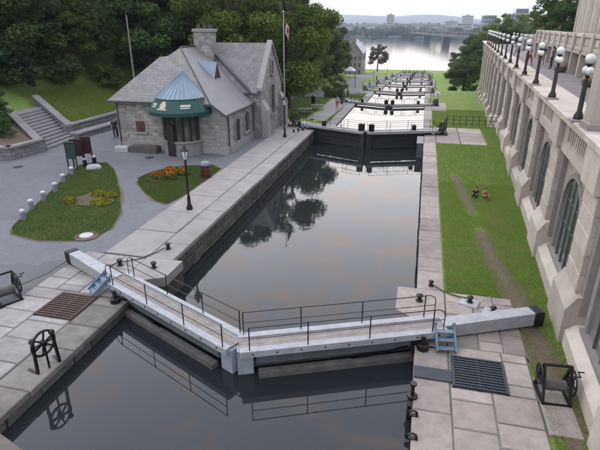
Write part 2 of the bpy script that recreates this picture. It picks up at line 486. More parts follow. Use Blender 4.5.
    def mesh(s, name, m, smooth=False):
        me = bpy.data.meshes.new(name)
        me.from_pydata(s.v, [], s.f)
        me.update()
        if m:
            me.materials.append(m)
        if smooth:
            me.polygons.foreach_set('use_smooth', [True] * len(me.polygons))
            try:
                me.set_sharp_from_angle(angle=R(40))
            except Exception:
                pass
        return me

    def build(s, name, m, parent=None, loc=(0, 0, 0), rz=0, smooth=False):
        return place(name, s.mesh(name, m, smooth), parent, loc, rz)


def place(name, me, parent=None, loc=(0, 0, 0), rz=0, scale=None):
    o = bpy.data.objects.new(name, me)
    COL.objects.link(o)
    o.location = loc
    o.rotation_euler = (0, 0, rz)
    if scale:
        o.scale = scale
    if parent:
        o.parent = parent
    return o


def tag(o, label=None, cat=None, group=None, kind=None):
    if label: o['label'] = label
    if cat: o['category'] = cat
    if group: o['group'] = group
    if kind: o['kind'] = kind
    return o


def thing(name, label, cat, loc=(0, 0, 0), rz=0, group=None):
    o = place(name, None, None, loc, rz)
    o.empty_display_size = .3
    return tag(o, label, cat, group)


def copy_tree(o, parent=None, loc=None, rz=None, label=None, scale=None):
    c = o.copy()
    COL.objects.link(c)
    c.parent = parent
    if loc is not None: c.location = loc
    if rz is not None: c.rotation_euler = (0, 0, rz)
    if scale is not None: c.scale = scale
    if label: c['label'] = label
    for ch in list(o.children):
        copy_tree(ch, c)
    return c


def np_mesh(name, verts, nper, m):
    """mesh of loose polygons with nper corners each, from an (N*nper,3) array"""
    n = len(verts) // nper
    me = bpy.data.meshes.new(name)
    me.vertices.add(len(verts)); me.loops.add(len(verts)); me.polygons.add(n)
    me.vertices.foreach_set('co', np.asarray(verts, dtype=np.float32).ravel())
    me.loops.foreach_set('vertex_index', np.arange(len(verts), dtype=np.int32))
    me.polygons.foreach_set('loop_start', np.arange(0, len(verts), nper, dtype=np.int32))
    me.update(calc_edges=True)
    me.materials.append(m)
    return me


# ------------------------------------------------------------------ terrain
LOCK_Y = [44 + 29 * k for k in range(8)]       # gates below the first one
DROP = 1.78
RIVER_Z = -16.0


def sst(a, b, x):
    t = np.clip((x - a) / (b - a), 0, 1)
    return t * t * (3 - 2 * t)


def bank(y):
    g = 0
    for yk in LOCK_Y:
        g = g - DROP * sst(yk + 4, yk + 12, y)
    g = g - 1.0 * sst(268, 292, y) - 3.5 * sst(296, 318, y)
    return g


def hgt(x, y):
    x = np.asarray(x, float); y = np.asarray(y, float)
    g = bank(y)
    foot = -29.3 + 5.5 * sst(48, 62, y) - 12 * sst(165, 195, y)
    e = np.clip(foot - x, 0, None)
    hill = np.minimum(e * .42, 3.4) + np.clip(e - 8, 0, None) * .68
    hill = np.minimum(hill, 30) * (1 - sst(215, 285, y))
    right = np.clip(x - 11.5, 0, 14) * .55 * sst(104, 116, y) * (1 - sst(255, 300, y))
    z = g + hill + right
    # far shore and the hills behind it
    far = sst(872 + x * .03, 905 + x * .03, y) * 7.0 + sst(950, 2200, y) * 14
    ridge = sst(2300, 4300, y) * (66 + 30 * np.sin(x / 610 + 2.2) * .35 + 9 * np.sin(x / 230.) + 5 * np.sin(x / 97. + y / 300.)
                                  - 44 * sst(-100, 520, x) + 26 * sst(900, 2200, x))
    z = z + far + ridge
    side = sst(300, 900, np.abs(x)) * 9 * (1 - sst(200, 420, y)) * 0
    z = z + side
    pit = (x > -10.02) & (x < 1.02) & (y < 266)
    z = np.where(pit, np.minimum(z, bank(y)) - 5.5, z)
    return z


def hz1(x, y):
    return float(hgt(x, y))


def ground_sheet():
    xs = np.concatenate([-np.geomspace(7000, 95, 26), np.arange(-90, -32, 3), np.arange(-32, -10.2, 1.2), [-10.06, -10.0, 1.0, 1.06],
                         np.arange(2, 30, 1.2), np.arange(30, 90, 4), np.geomspace(95, 7000, 26)])
    ys = np.concatenate([np.arange(-60, 30, 6), np.arange(30, 325, 1.5), np.arange(330, 860, 30), np.arange(860, 960, 6), np.geomspace(970, 9000, 34)])
    X, Y = np.meshgrid(xs, ys)
    Z = hgt(X, Y)
    flat = ((Y < 47) & (X > -29.2) & (X < -10.03)) | ((Y < 16.2) & (X > 1.03) & (X < 3.3))
    Z = np.where(flat, -.09, Z)
    V = np.stack([X, Y, Z], -1).reshape(-1, 3)
    nx, ny = len(xs), len(ys)
    i = np.arange(nx - 1)[None, :] + np.arange(ny - 1)[:, None] * nx
    F = np.stack([i, i + 1, i + nx + 1, i + nx], -1).reshape(-1, 4)
    me = bpy.data.meshes.new('ground')
    me.from_pydata(V.tolist(), [], F.tolist())
    me.polygons.foreach_set('use_smooth', [True] * len(me.polygons))
    me.materials.append(M_GRASS); me.materials.append(M_HILL)
    cy = V[F].mean(1)[:, 1]
    me.polygons.foreach_set('material_index', (cy > 850).astype(np.int32))
    tag(place('ground', me), kind='structure')


ground_sheet()


def ribbon(name, pts, width, m, dz=.03, kind='structure', step=2.0):
    """sheet of given width draped on the ground along a line"""
    P = []
    for a, b in zip(pts[:-1], pts[1:]):
        n = max(1, int(math.dist(a, b) / step))
        P += [(a[0] + (b[0] - a[0]) * i / n, a[1] + (b[1] - a[1]) * i / n) for i in range(n)]
    P.append(pts[-1])
    vs, fs = [], []
    K = 4
    for i, p in enumerate(P):
        q0, q1 = P[max(0, i - 1)], P[min(len(P) - 1, i + 1)]
        d = Vector((q1[0] - q0[0], q1[1] - q0[1])).normalized()
        w = width(i / (len(P) - 1)) if callable(width) else width
        for k in range(K + 1):
            t = (k / K - .5) * w
            x, y = p[0] + d.y * t, p[1] - d.x * t
            vs.append((x, y, hz1(x, y) + dz))
    for i in range(len(P) - 1):
        for k in range(K):
            a = i * (K + 1) + k
            fs.append((a, a + 1, a + K + 2, a + K + 1))
    o = MB().add(vs, fs).build(name, m)
    return tag(o, kind=kind)


# asphalt court on the left bank
apoly = [(-29.2, 2), (-13.3, 2), (-13.3, 16.0), (-12.5, 16.2), (-12.5, 41.8), (-16.5, 46.8), (-24, 46.8), (-29.2, 44)]
tag(MB().prism(apoly, -.4, 0).build('asphalt_court', M_ASPH), kind='structure')
ribbon('asphalt_path', [(-26, 44), (-24.5, 58), (-22.5, 72), (-20.0, 88), (-17.8, 104), (-17.5, 120), (-20, 150), (-21.5, 180), (-20.5, 205), (-19.5, 240)], 5.0, M_ASPH, .05)
ribbon('lock_side_path', [(-13.6, 96), (-12.6, 120), (-12.6, 170), (-12.6, 240)], 2.6, M_ASPH, .06)
ribbon('quay_path', [(-12.4, 53), (-11.8, 72), (-11.6, 84)], 2.6, M_CONC, .06)


def wobble_path(name, pts, w, m, dz):
    def wid(t):
        return w * (.45 + .55 * abs(math.sin(t * 9.2 + 1)) + .25 * math.sin(t * 31) + .3 * rw_.random()) * min(1, t * 8 + .15, (1 - t) * 8 + .15)
    rw_ = random.Random(3)
    return ribbon(name, pts, wid, m, dz, step=.16)


wobble_path('dirt_path', [(2.45, 31.5), (2.9, 26.5), (3.1, 24.6)], .62, M_DIRT, .012)
wobble_path('dirt_path', [(3.2, 22.6), (3.45, 19.2), (3.85, 16.4), (4.12, 14.0), (4.2, 11.4), (4.15, 8.6)], .85, M_DIRT, .013)


# ------------------------------------------------------------------ water
def sheet(name, x0, x1, y0, y1, z, m):
    return tag(MB().add([(x0, y0, z), (x1, y0, z), (x1, y1, z), (x0, y1, z)], [(0, 1, 2, 3)]).build(name, m), kind='structure')


WU, W0 = -.45, -1.1
tag(MB().add([(-9.9, -25, WU), (.95, -25, WU), (.95, 13.4, WU), (-4.55, 10.95, WU), (-9.9, 13.4, WU)], [(0, 1, 2, 3, 4)]).build('basin_water', M_WATERN), kind='structure')
sheet('lock_water', -9.95, .97, 10.5, 44.2, W0, M_WATER)
for k in range(1, 8):
    sheet('lock_water', -9.9, .9, LOCK_Y[k - 1] - 2.0, LOCK_Y[k] + .2, -DROP * k - .16, M_WATER)
sheet('river', -6000, 6000, 247, 1000, RIVER_Z, M_RIVER)

# ------------------------------------------------------------------ quays and lock walls
blk = {}


def block_mesh(name, dx_, dy_, dz_, m, ch, key):
    """shared chamfered stone; outward face given by key: 'top','+x','-x'"""
    k = (name, round(dx_, 2), round(dy_, 2), round(dz_, 2), m.name, key)
    if k not in blk:
        b = MB()
        if key == 'top':
            b.box((0, 0, 0), (dx_, dy_, dz_), 0, ch)
        else:
            b.box((0, 0, 0), (dz_, dy_, dx_), 0, ch)          # build standing up, then lay on its side
            s_ = 1 if key == '+x' else -1
            b.v = [(z * s_, y, -x * s_) for x, y, z in b.v]
        blk[k] = b.mesh(name, m)
    return blk[k]


def courses(parent, x, face, y0, y1, z0, z1, ch_, ln, seed):
    """rough stones laid in courses on the wall face at x"""
    rs = random.Random(seed)
    n = max(1, round((z1 - z0) / ch_)); h = (z1 - z0) / n
    for i in range(n):
        y = y0 - rs.uniform(0, .5)
        y = y0
        first = True
        while y < y1 - .05:
            L_ = rs.choice((.8, 1.0, 1.2, 1.4)) * ln
            if first: L_ *= .5 + .5 * (i % 2); first = False
            if y + L_ > y1 - .3: L_ = y1 - y
            L_ = round(L_, 2)
            me = block_mesh('stone_block', .34, L_ - .03, h - .03, M_BLOCK, .035, face)
            s_ = 1 if face == '+x' else -1
            place('stone_block', me, parent, (x - s_ * .17 + s_ * rs.uniform(-.03, .03), y + L_ / 2, z0 + h * (i + .5)))
            y += L_


def lock_wall(label, side, y0, y1, top, water, fine=True, ln=1.0, blocks=True, cm=None):
    """stone lock wall with coping; side -1 = left of the canal"""
    w = thing('lock_wall', label, 'canal wall')
    if side < 0:
        MB().bb(-10.6, -9.62 if blocks else -9.42, y0, y1, top - 6, top - .18).build('wall_core', M_WET if blocks else M_BLOCK, w)
        if blocks: courses(w, -9.4, '+x', y0, y1, water - .35, top - .18, .4, ln, int(y0 * 7))
        xa, xb = -10.5, -9.37
    else:
        MB().bb(.72 if blocks else .52, 1.7, y0, y1, top - 6, top - .18).build('wall_core', M_WET if blocks else M_BLOCK, w)
        if blocks: courses(w, .5, '-x', y0, y1, water - .35, top - .18, .4, ln * 1.5, int(y0 * 5))
        xa, xb = .46, 1.42
    y = y0
    rs = random.Random(int(y0))
    while y < y1 - .05:
        L_ = rs.choice((1.2, 1.5, 1.8)) * (1 if fine else 2)
        if y + L_ > y1 - .5: L_ = y1 - y
        L_ = round(L_, 2)
        place('coping_stone', block_mesh('coping_stone', xb - xa, L_ - .025, .18, cm or (M_CONC if side < 0 else M_SLABR), .025, 'top'),
              w, ((xa + xb) / 2 + rs.uniform(-.015, .015), y + L_ / 2, top - .09 + rs.uniform(-.008, .012)))
        y += L_
    return w


lock_wall('dark coursed stone wall along left side of the nearest full lock chamber', -1, 16.2, 46.5, .02, W0)
lock_wall('weathered stone wall between nearest lock chamber and right lawn', 1, 16.2, 46.5, .02, W0)
lock_wall('low dark wall edging the basin in front of the near gate, left bank', -1, -8, 12.9, .02, WU, cm=M_CONCD)
lock_wall('low dark wall edging the basin in front of the near gate, right bank', 1, -8, 12.7, .02, WU)
ORD = ['', 'second', 'third', 'fourth', 'fifth', 'sixth', 'seventh', 'eighth']
for k in range(1, 8):
    for s_, n_ in ((-1, 'left'), (1, 'right')):
        lock_wall('%s stone wall of the %s lock down the flight' % (n_, ORD[k]), s_, LOCK_Y[k - 1] + 2.5, LOCK_Y[k] + 2.5, -DROP * k + .02,
                  -DROP * k - .16, False, 1.6, k < 3)

rp = thing('recess_pier', 'blue-grey concrete pier of the gate recess at the far right end of the near lock', 'stone pier')
MB().bb(-.05, .44, 40.0, 42.6, -4, .05, .05).build('pier_core', M_GATEW, rp); MB().bb(-.1, .45, 39.95, 42.65, .052, .12, .03).build('cap_stone', M_CONC, rp)
# gate piers on both sides of the near gate
for s_, nm in ((-1, 'left'), (1, 'right')):
    t = thing('gate_pier', 'stone block pier behind the heel of the near gate, %s bank' % nm, 'stone pier')
    if s_ < 0:
        poly = [(-10.5, 13.0), (-9.75, 13.0), (-9.7, 14.35), (-8.95, 14.75), (-8.95, 16.17), (-10.5, 16.17)]
    else:
        poly = [(1.4, 12.75), (.8, 12.75), (.75, 13.9), (-.2, 14.6), (-.2, 16.17), (1.4, 16.17)]
    MB().prism(poly, -6, -.36).build('pier_core', M_BLOCK, t)
    cx_ = sum(p[0] for p in poly) / 6; cy_ = sum(p[1] for p in poly) / 6
    hi = [p for p in poly]
    MB().prism([(p[0] + (.03 if s_ < 0 else -.03) * (abs(p[0] + 4.4) < 5.4), p[1]) for p in hi], -.35, .03).build('cap_stone', M_CONC if s_ < 0 else M_SLABR, t)


def paving(name, x_cols, y0, y1, z, m, rows, seed, holes=(), clip=None, thick=.18):
    """bed with separate slabs; holes = rectangles left open"""
    rs = random.Random(seed); gp = .045
    b = tag(MB().bb(x_cols[0], x_cols[-1], y0, y1, z - .5, z - .03).build(name, M_JOINT), kind='structure')
    for ci, (xa, xb) in enumerate(zip(x_cols[:-1], x_cols[1:])):
        y = y0
        first = True
        while y < y1 - .05:
            L_ = rs.choice(rows)
            if first and ci % 2: L_ *= .5
            first = False
            if y + L_ > y1 - .25: L_ = y1 - y
            L_ = round(L_, 2)
            ok = all(not (xb > h[0] + .05 and xa < h[1] - .05 and y + L_ > h[2] + .05 and y < h[3] - .05) for h in holes)
            ya, yb = y, y + L_
            if not ok:
                for h in holes:        # keep what is left of the slab beside the hole
                    if xb > h[0] + .05 and xa < h[1] - .05 and yb > h[2] and ya < h[3]:
                        if ya < h[2] - .15: yb = h[2]; ok = True
                        elif yb > h[3] + .15: ya = h[3]; ok = True
            if ok and (clip is None or clip((xa + xb) / 2, (ya + yb) / 2)):
                place('paving_slab', block_mesh('paving_slab', xb - xa - gp, round(yb - ya, 2) - gp, thick, m, .02, 'top'), b,
                      ((xa + xb) / 2 + rs.uniform(-.008, .008), (ya + yb) / 2 + rs.uniform(-.008, .008), z - thick / 2 + rs.uniform(-.01, .012)))
            y += L_
    return b


GL = (-11.98, -10.55, 11.35, 12.85)      # sluice gratings: x0,x1,y0,y1
GR = (1.5, 2.92, 11.05, 12.42)
paving('quay_paving', [-13.3, -11.98, -10.53], -2, 13.0, .02, M_SLAB, (.85, .95, 1.05), 3, (GL,))
paving('quay_paving', [-13.3, -12.4, -11.45, -10.53], 13.0, 16.1, .02, M_SLAB, (.8, 1.0), 4)
paving('quay_paving', [1.44, 2.5, 3.62], -2, 11.05, .02, M_SLABR, (.8, .9, 1.0), 5)
paving('quay_paving', [1.44, 2.94, 3.64], 11.05, 12.9, .02, M_SLABR, (.9, 1.0), 15, (GR,))
paving('quay_paving', [1.44, 2.35, 3.05, 3.7], 12.9, 16.2, .02, M_SLABR, (.8, 1.0), 6)
paving('quay_walk', [-12.55, -10.53], 16.2, 42.0, .02, M_CONC, (2.6, 3.2), 8)
paving('quay_walk', [-16.5, -13.6, -10.53], 42.0, 47.5, .02, M_SLAB, (1.8,), 9)
paving('gate_pad', [1.44, 3.4, 5.45], 40.8, 47.5, .03, M_SLABR, (1.7, 2.2), 10)
for k in range(1, 5):
    paving('gate_pad', [1.44, 3.4], LOCK_Y[k] - 4.5, LOCK_Y[k] + 3.0, -DROP * k + .04, M_SLABR, (2.5,), 20 + k)
    paving('gate_pad', [-13.4, -10.53], LOCK_Y[k] - 4.5, LOCK_Y[k] + 3.0, -DROP * k + .04, M_SLAB, (2.5,), 30 + k)
tag(MB().bb(1.05, 1.43, -2, 12.7, -.5, -.01).build('quay_backing', M_JOINT), kind='structure')


tag(MB().bb(3.66, 4.42, 9.9, 11.95, -.1, .03, .02).build('winch_pad', M_SLABR), 'pale concrete pad under the winch beside the terrace wall', 'pad')
for l_, x, y in (('dark round drain cover in the asphalt near the left retaining wall', -26.3, 26.6), ('dark patch cover in the asphalt right of the signs', -18.9, 31.0)):
    tag(MB().lathe([(.34, -.02), (.34, .006), (.3, .012)], (0, 0, 0), 16).build('drain_cover', M_GRATE, None, (x, y, 0)), l_, 'drain cover')


def grating(label, rect, m, nbars):
    x0, x1, y0, y1 = rect
    t = thing('sluice_grate', label, 'grate', (x0, y0, .03))
    w, h = x1 - x0, y1 - y0
    MB().bb(.02, w - .02, .02, h - .02, -.1, -.045).build('pit_floor', M_PIT, t)
    f = MB()
    f.bb(0, .06, 0, h, -.05, .03); f.bb(w - .06, w, 0, h, -.05, .03)
    f.bb(w / 2 - .03, w / 2 + .03, .0, h, -.05, .015)
    f.build('grate_frame', m, t)
    me = MB().bb(.06, w - .06, -.028, .028, -.03, .035).mesh('grate_bar', m)
    for i in range(nbars):
        place('grate_bar', me, t, (0, h * (i + .5) / nbars, 0))


grating('rusty brown slotted sluice grate in the left quay slabs', GL, M_GRATER, 12)
grating('dark blue steel sluice grate beside the blue steps, right quay', GR, M_GRATE, 12)
MB().bb(.47, 1.48, 11.2, 11.68, .03, .055).build('cover_plate', M_GRATE)
tag(bpy.data.objects['cover_plate'], 'flat blue steel plate between the right grate and the water', 'cover plate')


# ------------------------------------------------------------------ lock gates
def gate_leaf(label, heel, ang, s_, z, water_dn, near=True, Lf=5.6, Bm=3.75, M_GATED=M_GATED, rt_=1.0):
    """leaf runs from the heel (local origin) along +X to the mitre; balance beam runs along -X.
    s_ = +1 when the upstream (camera) side is local -Y"""
    t = thing('lock_gate_leaf', label, 'lock gate', (heel[0], heel[1], z), ang)
    D = -s_
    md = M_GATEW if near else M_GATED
    b = MB(); b.bb(0, Lf - .02, min(.05 * s_, .42 * s_), max(.05 * s_, .42 * s_), -4.6, .1)
    b.build('gate_body', md, t)
    for i, zz in enumerate((-.28, -.95, -1.6, -2.3, -3.0)):
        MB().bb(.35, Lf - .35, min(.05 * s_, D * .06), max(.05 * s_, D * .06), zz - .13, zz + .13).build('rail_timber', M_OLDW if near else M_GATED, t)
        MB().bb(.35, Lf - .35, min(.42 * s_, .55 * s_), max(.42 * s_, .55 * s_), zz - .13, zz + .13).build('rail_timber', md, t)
    MB().bb(-.28, .26, min(-.12 * s_, .5 * s_), max(-.12 * s_, .5 * s_), -4.6, .40).build('heel_post', md, t)
    MB().bb(Lf - .42, Lf + .04, min(D * .3, .44 * s_), max(D * .3, .44 * s_), -4.6, .36).build('mitre_post', M_BLUEP if near else M_GATED, t)
    # walkway
    wy0, wy1 = -.46, .5
    for yy in (wy0, wy1 - .23):
        MB().bb(-.7, Lf - .03, yy, yy + .23, .26, .46).build('walkway_edge', M_WHITEP, t)
    me = MB().bb(-.7, Lf - .03, 0, .155, .36, .43).mesh('deck_plank', M_PLANK)
    for i in range(3):
        place('deck_plank', me, t, (0, wy0 + .24 + i * .165, 0))
    MB().bb(-.65, Lf - .06, wy0 + .14, wy1 - .14, .24, .35).build('deck_bearer', M_BLUEP if near else M_GATED, t)
    if near:
        MB().bb(.4, Lf - .5, D * .30 - .02, D * .30 + .02, -.12, .25).build('face_panel', M_GATEW, t)
    # balance beam
    bm = MB()
    prof = [(-.7, .06, .47), (-Bm, .12, .56)]
    vs = []
    for x, z0, z1 in prof:
        w = .25 if x > -1 else .21
        vs += [(x, -w, z0), (x, w, z0), (x, w, z1), (x, -w, z1)]
    bm.add(vs, [(0, 1, 2, 3), (7, 6, 5, 4), (0, 4, 5, 1), (1, 5, 6, 2), (2, 6, 7, 3), (3, 7, 4, 0)])
    beam = bm.build('balance_beam', M_WHITEP if near else M_BLUEP, t)
    MB().bb(-Bm - .3, -Bm + .02, -.24, .24, .09, .585, .03).build('end_cap', M_IRON, beam)
    # railings
    rails = ((wy0 + .06, -.62, Lf - .2), (wy1 - .08, -.55, Lf - .32))
    for j, (yy, xa, xb) in enumerate(rails):
        ps = [xa + .35, xa + .35 + (xb - xa - .4) * .36, xa + .35 + (xb - xa - .4) * .70, xb]
        for x in ps:
            MB().tube([(x, yy, .44), (x, yy, 1.22)], .019 * rt_, 6).build('railing_post', M_IRON, t)
        MB().tube([(xa, yy, .46), (xa, yy, .98), (xa + .05, yy, 1.12), (xa + .2, yy, 1.2), (xb, yy, 1.2)], .015 * rt_, 6).build('top_rail', M_IRON, t)
        MB().tube([(xa + .02, yy, .84), (xb, yy, .84)], .012 * rt_, 6).build('middle_rail', M_IRON, t)
    if not near:
        MB().bb(Lf - .65, Lf - .25, -.15, .25, .46, 1.05, .04).build('sluice_box', M_IRON, t)
        MB().bb(1.2, 1.5, -.1, .2, .46, .9, .04).build('sluice_box', M_IRON, t)
    if near:
        for q_ in range(9):
            MB().sphere((-.4 + q_ * .7, .505 if D > 0 else -.465, .36), .028, 6, 4).build('bolt', M_IRON, t)
        MB().bb(.3, Lf - .55, min(D * .32, D * .56), max(D * .32, D * .56), -.46, -.27).build('fender_timber', M_OLDW, t)
        # sluice gear and stays by the heel
        g = MB(); g.lathe([(.1, 0), (.18, .03), (.18, .2), (.08, .22), (.06, .5)], (.15, D * .62, -.02), 10)
        g.bb(-.25, .5, D * .62 - .16, D * .62 + .16, -.1, 0)
        g.build('sluice_gear', M_IRON, t)
        MB().beam((.5, D * .34, -.05), (3.1, D * .34, -.42), .06, .06).build('stay_rod', M_IRON, t)
    return t


APX = (-4.55, 10.95)
aL, aR = R(25.2), R(23.4)
HL = (APX[0] - 5.6 * math.cos(aL), APX[1] + 5.6 * math.sin(aL))
HR = (APX[0] + 5.6 * math.cos(aR), APX[1] + 5.6 * math.sin(aR))
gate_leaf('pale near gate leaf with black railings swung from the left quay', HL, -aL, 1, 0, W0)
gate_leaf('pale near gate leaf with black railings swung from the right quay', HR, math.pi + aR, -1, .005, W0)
for k in range(8):
    y = LOCK_Y[k]
    nm = ['first', 'second', 'third', 'fourth', 'fifth', 'sixth', 'seventh', 'last'][k]
    a = R(21)
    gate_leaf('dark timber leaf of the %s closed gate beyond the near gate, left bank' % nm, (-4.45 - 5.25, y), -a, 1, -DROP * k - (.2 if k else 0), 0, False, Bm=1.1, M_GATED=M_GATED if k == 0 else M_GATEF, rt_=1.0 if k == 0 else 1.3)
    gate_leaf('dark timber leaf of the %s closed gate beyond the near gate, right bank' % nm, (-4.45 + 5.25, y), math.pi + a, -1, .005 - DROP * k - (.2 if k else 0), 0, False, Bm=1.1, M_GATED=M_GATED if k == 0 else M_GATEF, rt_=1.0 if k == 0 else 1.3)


def blue_steps(label, loc, rz):
    t = thing('access_steps', label, 'steps', loc, rz)
    for x in (-.27, .27):
        MB().beam((x, -.52, .08), (x, .1, .56), .05, .15).build('stringer', M_STEPP, t)
        MB().beam((x, .1, 0), (x, .1, .62), .05, .06).build('leg', M_STEPP, t)
        MB().lathe([(.05, 0), (.05, .07), (.02, .1)], (x, .12, .58), 8).build('bracket_knob', M_STEPP, t)
    for i in range(3):
        MB().box((0, -.42 + i * .2, .13 + i * .16), (.5, .17, .035)).build('tread', M_STEPP, t)


blue_steps('small blue steps leaning on the left balance beam by the rusty grate', (-10.55, 13.35, .03), R(-38))
blue_steps('small blue steps against the right balance beam above the steel grate', (1.3, 12.95, .03), R(8))


# ------------------------------------------------------------------ winches, wheels, bollards
def crab_winch(label, loc, rz, scale=1, drum=M_OLDW):
    t = thing('crab_winch', label, 'winch', loc, rz, 'crab winches of the lock flight')
    t.scale = (scale,) * 3
    for x in (-.34, .34):
        b = MB()
        b.beam((x, -.42, .0), (x, 0, 1.0), .06, .07); b.beam((x, .42, .0), (x, 0, 1.0), .06, .07)
        b.beam((x, -.46, .03), (x, .46, .03), .07, .07); b.beam((x, -.22, .5), (x, .22, .5), .05, .06)
        b.build('side_frame', M_IRON, t)
    MB().beam((-.36, 0, .99), (.36, 0, .99), .06, .06).build('top_bar', M_IRON, t)
    for y in (-.42, .42):
        MB().beam((-.34, y, .03), (.34, y, .03), .05, .05).build('cross_bar', M_IRON, t)
    b = MB(); b.tube([(-.29, 0, .34), (.29, 0, .34)], .15, 12)
    b.build('drum', drum, t, smooth=True)
    for x, z, r in ((-.42, .68, .27), (.42, .5, .36)):
        w = MB()
        ring = [(x, r * math.cos(a_), z + r * math.sin(a_)) for a_ in np.linspace(0, 2 * math.pi, 17)]
        w.tube(ring, .025, 6, False)
        for q in range(3):
            a_ = q * math.pi / 3
            w.beam((x, r * math.cos(a_), z + r * math.sin(a_)), (x, -r * math.cos(a_), z - r * math.sin(a_)), .03, .035)
        w.tube([(x - .06, 0, z), (x + .06, 0, z)], .05, 8)
        w.build('gear_wheel', M_IRON, t)
    MB().tube([(.36, 0, .68), (.62, 0, .68), (.62, .22, .68), (.78, .22, .68)], .02, 6).build('crank', M_IRON, t)
    return t


cw = crab_winch('black iron crab winch with brown drum beside the terrace wall', (4.0, 11.35, .02), R(4), .95)
tagL = 'black iron crab winch at the left edge of the quay slabs'
copy_tree(cw, None, (-13.55, 11.95, .03), R(62), tagL, (1, 1, 1))
copy_tree(cw, None, (1.95, 44.3, .04), R(90), 'black iron winch on the pale pad beyond the right lawn', (1.1, 1.1, 1.1))
copy_tree(cw, None, (-11.6, 45.0, .04), R(75), 'black iron winch on the pale quay past the stone house', (1.1, 1.1, 1.1))
for k in range(1, 6):
    copy_tree(cw, None, (1.9, LOCK_Y[k] - .2, -DROP * k + .05), R(90), 'small black winch on right bank at the %s far gate' % ORD[k], (1, 1, 1))
    copy_tree(cw, None, (-11.4, LOCK_Y[k] - .2, -DROP * k + .05), R(75), 'small black winch on left bank at the %s far gate' % ORD[k], (1, 1, 1))


def wheel_stand(label, loc, rz):
    t = thing('paddle_wheel_stand', label, 'wheel', loc, rz)
    for x in (-.33, .33):
        b = MB(); b.beam((x, 0, -.25), (x * .85, 0, 1.02), .07, .08); b.beam((x, .02, 0), (x * 1.1, .38, 0), .07, .05)
        b.build('standard', M_IRON, t)
        MB().lathe([(.07, 0), (.09, .05), (.05, .12)], (x * .85, 0, .98), 8).build('bearing_cap', M_IRON, t)
    w = MB()
    ring = [(.36 * math.cos(a), .07 * math.cos(a), .82 + .36 * math.sin(a)) for a in np.linspace(0, 2 * math.pi, 21)]
    w.tube(ring, .036, 8, False)
    for q in range(3):
        a = q * math.pi / 3 + .3
        w.beam((.36 * math.cos(a), .07 * math.cos(a), .82 + .36 * math.sin(a)), (-.36 * math.cos(a), -.07 * math.cos(a), .82 - .36 * math.sin(a)), .04, .04)
    w.tube([(0, -.09, .82), (0, .09, .82)], .075, 10)
    w.build('hand_wheel', M_IRON, t)
    b = MB(); b.tube([(-.3, 0, .82), (.3, 0, .82)], .03, 6); b.tube([(0, -.03, -.6), (0, -.03, .75)], .03, 6)
    b.build('axle', M_IRON, t)


wheel_stand('black spoked hand wheel on posts at the edge of the left quay', (-9.55, 9.15, .03), R(70))


def mooring_hook(label, loc, rz):
    t = thing('mooring_hook', label, 'hook', loc, rz, 'iron hooks along the right basin edge')
    t.scale = (.62,) * 3
    MB().bb(-.16, .2, -.09, .09, 0, .05).build('base_plate', M_IRON, t)
    MB().tube([(.14, 0, .03), (.14, 0, .17), (.0, 0, .24), (-.16, 0, .18), (-.2, 0, .02)], [.05, .05, .045, .045, .05], 7).build('horn', M_IRON, t)


mooring_hook('iron hook at right basin edge, nearer the steel plate', (.5, 9.75, .02), 0)
mooring_hook('iron hook at right basin edge, lowest in the picture', (.5, 9.0, .02), 0)
bkt = thing('edge_gear', 'upright black gear bracket on the right basin wall edge', 'gear', (.46, 10.35, -.1))
MB().bb(-.1, .06, -.3, .35, -.35, .12).build('bracket', M_IRON, bkt)
MB().lathe([(.05, 0), (.14, .02), (.14, .08), (.05, .1), (.04, .4), (.09, .42), (.09, .47)], (.0, .05, .1), 10).build('gear_head', M_IRON, bkt)


def bollard(label, loc, s_=1.0):
    t = tag(MB().lathe([(.17, 0), (.17, .04), (.10, .08), (.09, .2), (.16, .25), (.17, .31), (.10, .37), (.02, .39)], (0, 0, 0), 14).build('mooring_bollard', M_IRON, None, loc, smooth=True),
            label, 'bollard', 'black mooring bollards')
    t.scale = (s_ * .72,) * 3


bollard('black mooring bollard by the left pier, ringed by rope', (-11.2, 15.25, .03), 1.0)
bollard('black mooring bollard on the left pier block', (-9.75, 15.35, .04))
bollard('black mooring bollard beyond the left pier block on the quay edge', (-10.05, 17.1, .04))
bollard('black mooring bollard on the right pier cap stone', (.55, 15.3, .04))
bollard('small black bollard at the right coping corner with rope', (.95, 16.5, .04), .8)
bollard('black bollard on pale stone base right of the gate pier', (2.25, 15.55, .08), .9)
bollard('black bollard on pale stone base beside the right balance beam', (2.95, 15.05, .08), .9)
for i, (x, y) in enumerate(((2.25, 15.55), (2.95, 15.05))):
    tag(MB().box((x, y, .04), (.62, .5, .09), R(-20), .03).build('bollard_base', M_STONEW), ['pale stone base under bollard, nearer the pier', 'pale stone base under bollard, nearer the beam'][i], 'stone base')
for i, (x, y) in enumerate(((-10.6, 42.6), (-10.3, 43.1), (-10.9, 42.1))):
    bollard(['black bollard on far left quay, nearest the water', 'black bollard on far left quay, middle of three', 'black bollard on far left quay, nearest the house'][i], (x, y, .04))


def rope(label, pts, r=.022):
    tag(MB().tube(pts, r, 6).build('mooring_rope', M_ROPE), label, 'rope', 'mooring ropes')


rope('brown rope running from left quay bollard to the pier', [(-12.1, 15.0, .05), (-11.5, 15.05, .06), (-11.35, 15.3, .09), (-11.1, 15.45, .1), (-10.7, 15.9, .06), (-10.35, 16.6, .06), (-10.15, 17.0, .12)])
rope('brown rope from the right coping corner across the slabs', [(.95, 16.5, .12), (1.4, 16.1, .06), (1.9, 15.9, .05), (2.2, 15.7, .14)])
ch = [(-13.35 + .0 * i, 14.9, .4) for i in range(1)]
rope('thin dark stay from left beam end to the winch', [(-13.05, 14.6, .35), (-13.2, 13.6, .25), (-13.4, 12.4, .35)], .014)


